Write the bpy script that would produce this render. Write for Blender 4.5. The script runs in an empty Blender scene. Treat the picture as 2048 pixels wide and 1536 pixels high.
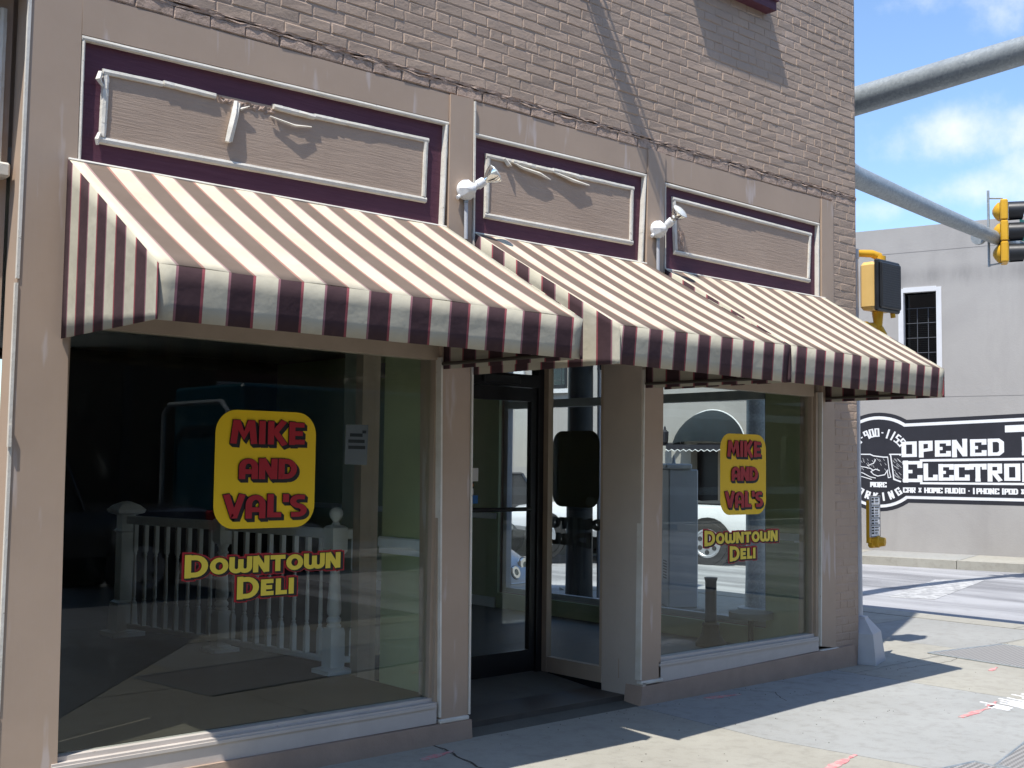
import bpy, bmesh, math, random
from mathutils import Vector, Matrix
random.seed(7)
R = math.radians
scene = bpy.context.scene
COL = scene.collection

# ------------------------------------------------------------------ camera
FPX = 2358.68
YAW, PITCH, ROLL = R(41.8366), R(3.89628), R(0.71545)
_f = Vector((math.sin(YAW)*math.cos(PITCH), math.cos(YAW)*math.cos(PITCH), math.sin(PITCH)))
_r = Vector((math.cos(YAW), -math.sin(YAW), 0)); _u = _r.cross(_f)
_c, _s = math.cos(ROLL), math.sin(ROLL)
_r2 = _r*_c + _u*_s; _u2 = -_r*_s + _u*_c
cam_d = bpy.data.cameras.new("camera")
cam_d.sensor_width = 36.0
cam_d.lens = FPX/2048*36.0
cam_d.clip_start = 0.05; cam_d.clip_end = 3000
cam = bpy.data.objects.new("camera", cam_d)
M3 = Matrix((_r2, _u2, -_f)).transposed()
cam.matrix_world = Matrix.Translation((0, -5.5, 1.63)) @ M3.to_4x4()
COL.objects.link(cam); scene.camera = cam

# ------------------------------------------------------------------ sky and sun
SUN = Vector((-0.44, -0.18, 1.0)).normalized()       # towards the sun
w = bpy.data.worlds.new("World"); scene.world = w; w.use_nodes = True
nt = w.node_tree; nt.nodes.clear()
out = nt.nodes.new("ShaderNodeOutputWorld"); bg = nt.nodes.new("ShaderNodeBackground")
sky = nt.nodes.new("ShaderNodeTexSky"); sky.sky_type = 'NISHITA'; sky.sun_disc = False
sky.sun_elevation = math.asin(SUN.z); sky.sun_rotation = math.atan2(SUN.x, SUN.y)
sky.air_density = 1.0; sky.dust_density = 0.25; sky.ozone_density = 4.5
bg.inputs[1].default_value = 0.148
tc = nt.nodes.new("ShaderNodeTexCoord")
def wn(t, **kw):
    n = nt.nodes.new(t)
    for k, v in kw.items():
        if k.startswith('i'): n.inputs[int(k[1:])].default_value = v
        else: setattr(n, k, v)
    return n
def wl(a, b): nt.links.new(a, b)
def wmath(op, a, b=None, c=None, clamp=False):
    n = wn("ShaderNodeMath", operation=op); n.use_clamp = clamp
    for k, v in enumerate((a, b, c)):
        if v is None: continue
        if isinstance(v, (int, float)): n.inputs[k].default_value = v
        else: wl(v, n.inputs[k])
    return n.outputs[0]
def skydir(px, py):
    d = _f*FPX + _r2*(px-1024) + _u2*(768-py); d.normalize(); return d
# a few cumulus banks, each a fuzzy ellipse of direction broken up by noise
nz = wn("ShaderNodeTexNoise", noise_dimensions='3D'); nz.inputs['Scale'].default_value = 9.0
nz.inputs['Detail'].default_value = 9.0; nz.inputs['Roughness'].default_value = 0.6
nz2 = wn("ShaderNodeTexNoise", noise_dimensions='3D'); nz2.inputs['Scale'].default_value = 3.2
nz2.inputs['Detail'].default_value = 8.0; nz2.inputs['Roughness'].default_value = 0.58
wl(tc.outputs['Generated'], nz.inputs['Vector']); wl(tc.outputs['Generated'], nz2.inputs['Vector'])
sep = wn("ShaderNodeSeparateXYZ"); wl(tc.outputs['Generated'], sep.inputs[0])
az = wmath('ARCTAN2', sep.outputs[0], sep.outputs[1])
el = wmath('ARCSINE', sep.outputs[2])
mask = None
for (px, py, ra, re, amp) in [(1930, 265, .115, .030, 1.0), (1990, 372, .075, .022, .85), (1760, 418, .05, .012, .6),
                              (1800, 5, .05, .018, .9), (2230, 330, .12, .05, 1.0),
                              (1560, 120, .1, .03, .8), (2300, -60, .16, .04, .8)]:
    d = skydir(px, py); a0 = math.atan2(d.x, d.y); e0 = math.asin(d.z)
    da = wmath('DIVIDE', wmath('SUBTRACT', az, a0), ra); de = wmath('DIVIDE', wmath('SUBTRACT', el, e0), re)
    r2 = wmath('ADD', wmath('MULTIPLY', da, da), wmath('MULTIPLY', de, de))
    g = wmath('MULTIPLY', wmath('EXPONENT', wmath('MULTIPLY', r2, -0.8)), amp)
    mask = g if mask is None else wmath('MAXIMUM', mask, g)
thin = wmath('MULTIPLY', wmath('SUBTRACT', nz2.outputs[0], 0.50), 2.4, clamp=True)   # broken cloud elsewhere
far = wmath('GREATER_THAN', 0.6, wmath('COSINE', wmath('SUBTRACT', az, 1.12)))
thin = wmath('MULTIPLY', thin, far)
m1 = wmath('ADD', wmath('MULTIPLY', mask, 1.1), wmath('MULTIPLY', wmath('SUBTRACT', nz.outputs[0], 0.69), 2.6))
mr = wn("ShaderNodeMapRange"); mr.interpolation_type = 'SMOOTHSTEP'
wl(m1, mr.inputs[0]); mr.inputs[1].default_value = 0.0; mr.inputs[2].default_value = 1.0
mm = wmath('MAXIMUM', mr.outputs[0], thin)
mm = wmath('MULTIPLY', mm, 0.92)
mixc = wn("ShaderNodeMix", data_type='RGBA')
wl(mm, mixc.inputs[0]); wl(sky.outputs[0], mixc.inputs[6]); mixc.inputs[7].default_value = (4.5, 4.7, 5.0, 1)
wl(mixc.outputs[2], bg.inputs[0]); wl(bg.outputs[0], out.inputs[0])

sun_d = bpy.data.lights.new("sun", 'SUN'); sun_d.energy = 3.8; sun_d.angle = R(0.53); sun_d.color = (1.0, 0.96, 0.90)
sun = bpy.data.objects.new("sun", sun_d); COL.objects.link(sun)
sun.rotation_euler = SUN.to_track_quat('Z', 'Y').to_euler(); sun.location = (-6, -6, 30)

vs = scene.view_settings
vs.view_transform = 'Standard'; vs.look = 'None'; vs.gamma = 1.0; vs.use_curve_mapping = False
vs.exposure = 0.72
scene.cycles.max_bounces = 10; scene.cycles.transparent_max_bounces = 24
scene.cycles.diffuse_bounces = 7; scene.cycles.glossy_bounces = 5
scene.cycles.caustics_reflective = False; scene.cycles.caustics_refractive = False
scene.cycles.sample_clamp_indirect = 6.0

# ------------------------------------------------------------------ materials
MATS = {}
class NT:
    def __init__(s, name):
        s.m = bpy.data.materials.new(name); s.m.use_nodes = True
        s.t = s.m.node_tree; s.t.nodes.clear()
        s.out = s.t.nodes.new("ShaderNodeOutputMaterial")
    def n(s, typ, **kw):
        n = s.t.nodes.new(typ)
        for k, v in kw.items(): setattr(n, k, v)
        return n
    def l(s, a, b): s.t.links.new(a, b)
    def put(s, sock, v):
        if hasattr(v, 'links') or hasattr(v, 'is_linked'): s.l(v, sock)
        else: sock.default_value = v
    def math(s, op, a, b=None, clamp=False):
        n = s.n("ShaderNodeMath", operation=op); n.use_clamp = clamp
        s.put(n.inputs[0], a)
        if b is not None: s.put(n.inputs[1], b)
        return n.outputs[0]
    def mix(s, f, a, b):
        n = s.n("ShaderNodeMix", data_type='RGBA'); s.put(n.inputs[0], f)
        s.put(n.inputs[6], a if not isinstance(a, tuple) else a+(1,) if len(a) == 3 else a)
        s.put(n.inputs[7], b if not isinstance(b, tuple) else b+(1,) if len(b) == 3 else b)
        return n.outputs[2]
    def coord(s, kind='Object', scale=None):
        c = s.n("ShaderNodeTexCoord").outputs[kind]
        if scale:
            mp = s.n("ShaderNodeMapping"); s.l(c, mp.inputs[0]); mp.inputs['Scale'].default_value = scale
            return mp.outputs[0]
        return c
    def noise(s, co, scale, detail=6, rough=.6, dist=0):
        n = s.n("ShaderNodeTexNoise"); s.l(co, n.inputs['Vector'])
        n.inputs['Scale'].default_value = scale; n.inputs['Detail'].default_value = detail
        n.inputs['Roughness'].default_value = rough; n.inputs['Distortion'].default_value = dist
        return n.outputs[0]
    def ramp(s, v, lo, hi, smooth=False):
        n = s.n("ShaderNodeMapRange"); s.l(v, n.inputs[0]); n.inputs[1].default_value = lo; n.inputs[2].default_value = hi
        if smooth: n.interpolation_type = 'SMOOTHSTEP'
        return n.outputs[0]
    def bump(s, h, strength=.3, dist=.01, prev=None):
        b = s.n("ShaderNodeBump"); b.inputs['Strength'].default_value = strength; b.inputs['Distance'].default_value = dist
        s.l(h, b.inputs['Height'])
        if prev is not None: s.l(prev, b.inputs['Normal'])
        return b.outputs[0]
    def bsdf(s, col, rough=.6, normal=None, metal=0, spec=.5, coat=0):
        p = s.n("ShaderNodeBsdfPrincipled")
        s.put(p.inputs['Base Color'], col if not isinstance(col, tuple) else col+(1,) if len(col) == 3 else col)
        s.put(p.inputs['Roughness'], rough); p.inputs['Metallic'].default_value = metal
        p.inputs['Specular IOR Level'].default_value = spec; p.inputs['Coat Weight'].default_value = coat
        if normal is not None: s.l(normal, p.inputs['Normal'])
        return p
    def done(s, p):
        s.l(p.outputs[0] if hasattr(p, 'outputs') else p, s.out.inputs[0]); return s.m

def paint(name, col, rough=.55, var=.12, scale=6, bump=.12, bscale=90, spec=.4, metal=0, dirt=None, coat=0, stretch=(1, 1, 1)):
    """painted or plain surface: base colour with mottling and a fine bump"""
    t = NT(name); co = t.coord('Object', stretch)
    n1 = t.noise(co, scale, 7, .62)
    c = t.mix(t.ramp(n1, .3, .7), tuple(x*(1-var) for x in col), tuple(min(1, x*(1+var)) for x in col))
    if dirt:
        dcol, lo, hi, dsc = dirt
        n3 = t.noise(co, dsc, 8, .68, .4)
        c = t.mix(t.math('MULTIPLY', t.ramp(n3, lo, hi, True), .85), c, dcol)
    nb = t.bump(t.noise(co, bscale, 5, .6), bump, .006) if bump else None
    rr = t.math('ADD', t.math('MULTIPLY', n1, .2), rough-.1)
    return t.done(t.bsdf(c, rr, nb, metal, spec, coat))

BEIGE = (.425, .318, .236)
def wall_paint():
    t = NT("beige_wood_paint"); co = t.coord()
    big = t.noise(co, 1.7, 5, .6); fine = t.noise(co, 22, 6, .65)
    c = t.mix(t.ramp(big, .3, .7), tuple(x*.93 for x in BEIGE), tuple(x*1.06 for x in BEIGE))
    c = t.mix(t.math('MULTIPLY', t.ramp(fine, .45, .8), .16), c, (.42, .34, .29))
    # pale drips below nail heads: stretched spots
    st = t.coord('Object', (7, 7, 1.1)); sp = t.noise(st, 1.55, 3, .5)
    c = t.mix(t.math('MULTIPLY', t.ramp(sp, .60, .70, True), .5), c, (.58, .52, .50))
    gr = t.noise(t.coord('Object', (60, 60, 4)), 1.0, 4, .6)
    nb = t.bump(gr, .10, .004); nb = t.bump(t.noise(co, 150, 3, .6), .08, .003, nb)
    return t.done(t.bsdf(c, .6, nb, 0, .35))
def brick_paint():
    t = NT("painted_brick"); co = t.coord()
    big = t.noise(co, 1.2, 5, .6); mid = t.noise(co, 9, 6, .7); fine = t.noise(co, 70, 6, .7)
    B = (.415, .310, .232)
    c = t.mix(t.ramp(big, .3, .7), tuple(x*.88 for x in B), tuple(x*1.09 for x in B))
    c = t.mix(t.math('MULTIPLY', t.ramp(mid, .5, .85), .3), c, (.43, .35, .29))
    isl = t.n('ShaderNodeNewGeometry').outputs['Random Per Island']; c = t.mix(t.math('MULTIPLY', isl, .16), c, (.36, .25, .19)); blot = t.noise(co, 3.1, 7, .72); c = t.mix(t.math('MULTIPLY', t.ramp(blot, .56, .72, True), .35), c, (.53, .42, .36))
    spk = t.noise(co, 17, 5, .8)
    c = t.mix(t.math('MULTIPLY', t.ramp(spk, .70, .76, True), .7), c, (.10, .07, .055))
    nb = t.bump(mid, .5, .012); nb = t.bump(fine, .55, .006, nb)
    return t.done(t.bsdf(c, .62, nb, 0, .35))
def ragged_mortar():
    t = NT("ragged_mortar"); co = t.coord()
    n1 = t.noise(co, 16, 8, .75); n2 = t.noise(co, 60, 6, .7)
    c = t.mix(t.ramp(n1, .30, .52), (.24, .175, .13), (.47, .345, .27))
    c = t.mix(t.ramp(n2, .62, .78), c, (.46, .38, .31))
    nb = t.bump(n1, .9, .02); nb = t.bump(n2, .7, .008, nb)
    return t.done(t.bsdf(c, .8, nb))
def brick_flat():
    t = NT("brick_far"); co = t.coord()
    b = t.n("ShaderNodeTexBrick"); mp = t.n("ShaderNodeMapping"); t.l(co, mp.inputs[0]); mp.inputs['Rotation'].default_value = (R(90), 0, 0)
    t.l(mp.outputs[0], b.inputs['Vector']); b.inputs['Scale'].default_value = 1.0
    b.inputs['Brick Width'].default_value = .215; b.inputs['Row Height'].default_value = .068; b.inputs['Mortar Size'].default_value = .006
    c = t.mix(t.noise(co, 6), (.29, .21, .17), (.36, .27, .22))
    return t.done(t.bsdf(c, .7, t.bump(b.outputs['Fac'], -.5, .01)))
def plywood():
    t = NT("weathered_plywood"); co = t.coord('Object', (3, 3, 55))
    g = t.noise(co, 1.3, 8, .72, .8); big = t.noise(t.coord(), 2.2, 5, .6)
    c = t.mix(t.ramp(big, .3, .7), (.38, .285, .218), (.44, .335, .258))
    c = t.mix(t.math('MULTIPLY', t.ramp(g, .60, .72, True), .5), c, (.15, .105, .08))
    chip = t.noise(t.coord('Object', (6, 6, 18)), 1.6, 6, .7)
    c = t.mix(t.ramp(chip, .70, .745, True), c, (.075, .06, .055))
    return t.done(t.bsdf(c, .68, t.bump(g, .55, .008), 0, .3))
def purple():
    t = NT("plum_board_paint"); co = t.coord('Object', (3, 3, 45)); g = t.noise(co, 1.5, 8, .7, .5)
    c = t.mix(t.ramp(g, .3, .75), (.080, .023, .040), (.118, .042, .064))
    return t.done(t.bsdf(c, .6, t.bump(g, .4, .006), 0, .35))
def peel_white():
    t = NT("peeling_white_paint"); co = t.coord(); n1 = t.noise(co, 24, 7, .72); n2 = t.noise(co, 5, 5, .6)
    c = t.mix(t.ramp(n2, .3, .7), (.60, .55, .46), (.74, .71, .64))
    c = t.mix(t.math('MULTIPLY', t.ramp(n1, .63, .70, True), .9), c, (.23, .18, .13))
    return t.done(t.bsdf(c, .6, t.bump(n1, .5, .006), 0, .35))
def awning_fabric(name, d0, d1, c0, c1, r0, m0):
    t = NT(name)
    uv = t.n("ShaderNodeUVMap"); sx = t.n("ShaderNodeSeparateXYZ"); t.l(uv.outputs[0], sx.inputs[0])
    fr = t.math('FRACT', sx.outputs[0])
    def band(a, b):
        return t.math('MULTIPLY', t.math('GREATER_THAN', fr, a), t.math('LESS_THAN', fr, b))
    co = t.coord(); weave = t.noise(t.coord('Object', (240, 240, 40)), 1, 3, .6); soil = t.noise(co, 3.2, 7, .62)
    cream = t.mix(t.ramp(soil, .42, .75), c0, c1)
    cream = t.mix(t.math('MULTIPLY', t.ramp(weave, .58, .8), .22), cream, (.34, .30, .25))
    dark = t.mix(t.ramp(soil, .35, .7), d0, d1)
    c = t.mix(band(0.0, .44), cream, dark)
    c = t.mix(band(.44, .495), c, r0)
    c = t.mix(band(.952, 1.0), c, m0)
    nb = t.bump(weave, .12, .002); nb = t.bump(t.noise(co, 4.5, 4, .5), .45, .03, nb)
    p = t.bsdf(c, .85, nb, 0, .15)
    tr = t.n("ShaderNodeBsdfTranslucent"); t.l(t.mix(.5, c, (.22, .13, .06)), tr.inputs[0])
    mx = t.n("ShaderNodeMixShader"); mx.inputs[0].default_value = .08
    t.l(p.outputs[0], mx.inputs[1]); t.l(tr.outputs[0], mx.inputs[2])
    return t.done(mx.outputs[0])
def glass(name, tint, refl=1.0, dirt=.02):
    t = NT(name)
    lw = t.n("ShaderNodeLayerWeight"); lw.inputs[0].default_value = .5
    f5 = t.math('POWER', lw.outputs['Facing'], 5.0)
    F = t.math('MULTIPLY', t.math('ADD', t.math('MULTIPLY', f5, .96), .04), refl, True)
    tr = t.n("ShaderNodeBsdfTransparent"); tr.inputs[0].default_value = tint+(1,)
    gl = t.n("ShaderNodeBsdfGlossy"); gl.inputs['Roughness'].default_value = 0.0; gl.inputs[0].default_value = (1, 1, 1, 1)
    mx = t.n("ShaderNodeMixShader"); t.l(F, mx.inputs[0]); t.l(tr.outputs[0], mx.inputs[1]); t.l(gl.outputs[0], mx.inputs[2])
    df = t.n("ShaderNodeBsdfDiffuse"); df.inputs[0].default_value = (.5, .52, .5, 1)
    dn = t.noise(t.coord('Object', (2, 2, 1)), 3, 6, .7)
    mx2 = t.n("ShaderNodeMixShader"); t.l(t.math('MULTIPLY', t.ramp(dn, .52, .80, True), dirt), mx2.inputs[0])
    t.l(mx.outputs[0], mx2.inputs[1]); t.l(df.outputs[0], mx2.inputs[2])
    return t.done(mx2.outputs[0])
def concrete(name, a, b, dirtc=(.17, .155, .13)):
    t = NT(name); co = t.coord()
    n1 = t.noise(co, .75, 6, .6, .3); n2 = t.noise(co, 9, 8, .7); n3 = t.noise(co, 160, 4, .7)
    c = t.mix(t.ramp(n1, .32, .68), a, b)
    c = t.mix(t.math('MULTIPLY', t.ramp(n2, .48, .82), .55), c, dirtc); n4 = t.noise(co, 2.6, 7, .7, .6); c = t.mix(t.math('MULTIPLY', t.ramp(n4, .55, .72, True), .30), c, dirtc)
    c = t.mix(t.math('MULTIPLY', t.ramp(n3, .35, .75), .35), c, tuple(x*.62 for x in a))
    gum = t.n("ShaderNodeTexVoronoi"); t.l(co, gum.inputs['Vector']); gum.inputs['Scale'].default_value = 2.6
    g = t.math('LESS_THAN', gum.outputs['Distance'], .045)
    c = t.mix(t.math('MULTIPLY', g, .45), c, (.13, .12, .11))
    return t.done(t.bsdf(c, .8, t.bump(n3, .35, .004, t.bump(n2, .25, .01)), 0, .3))
def asphalt(name, a, b):
    t = NT(name); co = t.coord(); sep = None
    n1 = t.noise(t.coord('Object', (1.2, .12, 1)), 1.0, 6, .6, .5); n2 = t.noise(co, 120, 5, .75); n3 = t.noise(co, 2.3, 7, .65)
    c = t.mix(t.ramp(n1, .40, .60), a, b)
    c = t.mix(t.math('MULTIPLY', t.ramp(n2, .4, .75), .55), c, tuple(min(1, x*1.9) for x in b))
    c = t.mix(t.math('MULTIPLY', t.ramp(n3, .55, .75), .3), c, tuple(x*.6 for x in a))
    return t.done(t.bsdf(c, .78, t.bump(n2, .6, .006), 0, .35))
def stucco():
    t = NT("grey_stucco"); co = t.coord()
    n1 = t.noise(co, .5, 6, .62, .4); n2 = t.noise(t.coord('Object', (1.2, 1.2, .28)), 1.3, 7, .66); n3 = t.noise(co, 26, 6, .7)
    c = t.mix(t.ramp(n1, .3, .7), (.335, .318, .30), (.41, .39, .365))
    c = t.mix(t.math('MULTIPLY', t.ramp(n2, .5, .8), .4), c, (.26, .245, .23))
    sz = t.n("ShaderNodeSeparateXYZ"); t.l(co, sz.inputs[0])
    # weather stain: a band of streaks under the parapet line
    band = t.math('MULTIPLY', t.ramp(sz.outputs[2], 5.15, 5.5, True), t.math('SUBTRACT', 1.0, t.ramp(sz.outputs[2], 5.5, 5.75, True)))
    c = t.mix(t.math('MULTIPLY', band, t.math('MULTIPLY', t.ramp(n2, .3, .7), .6)), c, (.17, .165, .16))
    return t.done(t.bsdf(c, .85, t.bump(n3, .3, .01), 0, .25))
def galv():
    t = NT("galvanised_steel"); co = t.coord()
    v = t.n("ShaderNodeTexVoronoi"); t.l(co, v.inputs['Vector']); v.inputs['Scale'].default_value = 46
    n1 = t.noise(co, 5, 6, .65)
    c = t.mix(t.ramp(v.outputs['Color'], 0, 1), (.27, .30, .315), (.40, .435, .445))
    c = t.mix(t.math('MULTIPLY', t.ramp(n1, .45, .7), .5), c, (.22, .25, .27))
    return t.done(t.bsdf(c, .5, None, .35, .5))
def grate_mat():
    t = NT("steel_tread_plate"); co = t.coord()
    b = t.n("ShaderNodeTexChecker"); mp = t.n("ShaderNodeMapping"); t.l(co, mp.inputs[0]); mp.inputs['Rotation'].default_value = (0, 0, R(38))
    t.l(mp.outputs[0], b.inputs['Vector']); b.inputs['Scale'].default_value = 42
    c = t.mix(b.outputs['Fac'], (.20, .19, .175), (.42, .40, .37))
    return t.done(t.bsdf(c, .5, t.bump(b.outputs['Fac'], .7, .006), .25))
def egg_crate():
    t = NT("black_egg_crate"); co = t.coord()
    b = t.n("ShaderNodeTexChecker"); mp = t.n("ShaderNodeMapping"); t.l(co, mp.inputs[0]); mp.inputs['Rotation'].default_value = (0, R(45), 0)
    t.l(mp.outputs[0], b.inputs['Vector']); b.inputs['Scale'].default_value = 70
    c = t.mix(b.outputs['Fac'], (.006, .006, .007), (.028, .028, .03))
    return t.done(t.bsdf(c, .6, t.bump(b.outputs['Fac'], .6, .01)))

M = dict(
    beige=wall_paint(), brick=brick_paint(), mortar=ragged_mortar(), brickfar=brick_flat(), ply=plywood(), plum=purple(),
    white=peel_white(), canvas=awning_fabric("canopy_canvas", (.168, .126, .098), (.190, .145, .116), (.66, .60, .455), (.56, .50, .38), (.42, .22, .17), (.40, .27, .25)), canvas2=awning_fabric("striped_canvas", (.058, .033, .037), (.074, .043, .047), (.52, .485, .38), (.44, .405, .31), (.27, .075, .085), (.25, .125, .14)), stucco=stucco(), galv=galv(), grate=grate_mat(), egg=egg_crate(),
    sill=paint("sill_paint", (.52, .475, .43), .5, .07, 5, .15, 40, dirt=((.27, .2, .16), .66, .74, 14)),
    frame=paint("tan_frame_paint", (.40, .315, .235), .5, .08, 5, .12, 60),
    plinth=paint("plinth_stucco", (.37, .27, .205), .75, .1, 5, .5, 60, dirt=((.5, .46, .42), .72, .76, 16)),
    entry=paint("entry_wall_paint", (.50, .43, .36), .7, .05, 4, .3, 120),
    glass=glass("shop_glass", (.955, .985, .965), .58, .022), glass2=glass("side_glass", (.965, .98, .97), .8, .006),
    carglass=glass("car_glass", (.25, .29, .29), 1.6, 0),
    green=paint("olive_green_wall", (.47, .51, .30), .6, .06, 3, .1, 80),
    green2=paint("pale_green_trim", (.33, .36, .26), .5, .05, 3, .1, 80),
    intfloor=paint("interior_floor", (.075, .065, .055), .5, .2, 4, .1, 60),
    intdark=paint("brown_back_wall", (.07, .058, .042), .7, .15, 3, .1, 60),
    ceil=paint("pale_ceiling", (.32, .31, .28), .8, .08, 3, .1, 60),
    black=paint("black_door_frame", (.012, .012, .014), .38, .2, 8, .03, 80),
    blackm=paint("black_plastic", (.018, .019, .021), .42, .2, 8, .05, 90),
    balw=paint("white_balustrade_paint", (.87, .88, .87), .45, .05, 5, .1, 60),
    yellow=paint("sign_yellow", (.84, .55, .006), .5, .03, 3, 0), red=paint("sign_red", (.38, .010, .018), .5, .05, 3, 0),
    ink=paint("sign_black", (.012, .009, .009), .55, .1, 3, 0),
    gold=paint("letter_yellow", (.78, .60, .06), .5, .03, 3, 0),
    sigy=paint("signal_yellow", (.66, .36, .02), .42, .08, 6, .06, 50),
    sigp=paint("faded_signal_yellow", (.70, .46, .16), .45, .06, 4, .05, 50),
    white2=paint("fixture_white", (.74, .75, .76), .4, .04, 6, .08, 60),
    grey=paint("conduit_grey", (.46, .47, .49), .45, .06, 6, .08, 60),
    mwhite=paint("mural_white", (.78, .78, .78), .7, .05, 3, .2, 40, dirt=((.5, .5, .5), .60, .74, 26)), mink=paint("mural_black", (.019, .019, .026), .7, .15, 3, .2, 40),
    tan=concrete("tan_concrete", (.335, .318, .268), (.40, .385, .33)), pale=concrete("pale_concrete", (.315, .318, .302), (.385, .39, .372)),
    gcon=concrete("grey_concrete", (.295, .292, .272), (.355, .354, .33)), joint=paint("joint_dirt", (.055, .045, .035), .9, .3, 20, .3, 60),
    slab=concrete("dark_entry_slab", (.11, .108, .092), (.16, .155, .13), (.07, .07, .06)),
    road=asphalt("worn_asphalt", (.13, .13, .135), (.33, .33, .335)), road2=asphalt("main_asphalt", (.085, .085, .085), (.14, .14, .14)),
    roadw=paint("worn_road_paint", (.47, .47, .46), .8, .1, 4, .3, 90, dirt=((.24, .24, .24), .42, .60, 7)),
    pink=paint("survey_pink", (.62, .23, .23), .8, .1, 12, .2, 90, dirt=((.43, .40, .36), .47, .57, 22)),
    spray=paint("survey_white", (.82, .82, .82), .8, .05, 12, .2, 90, dirt=((.42, .41, .38), .60, .68, 26)),
    chrome=None,
)
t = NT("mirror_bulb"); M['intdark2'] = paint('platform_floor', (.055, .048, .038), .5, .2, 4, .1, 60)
M['vinylback'] = paint('vinyl_back', (.06, .046, .008), .6, .1, 4, 0)
M['darkpipe'] = paint('dark_pipe', (.06, .05, .04), .5, .1, 5, 0)
M['chrome'] = t.done(t.bsdf((.82, .83, .80), .12, None, 1.0))
t = NT("clear_lens"); M['lens'] = t.done(t.bsdf((.62, .64, .62), .15, None, 0, .8))
t = NT("rubber"); M['rubber'] = t.done(t.bsdf((.018, .018, .018), .75))
M['alloy'] = paint("alloy_rim", (.42, .43, .45), .35, .08, 9, 0, metal=.5)

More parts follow.
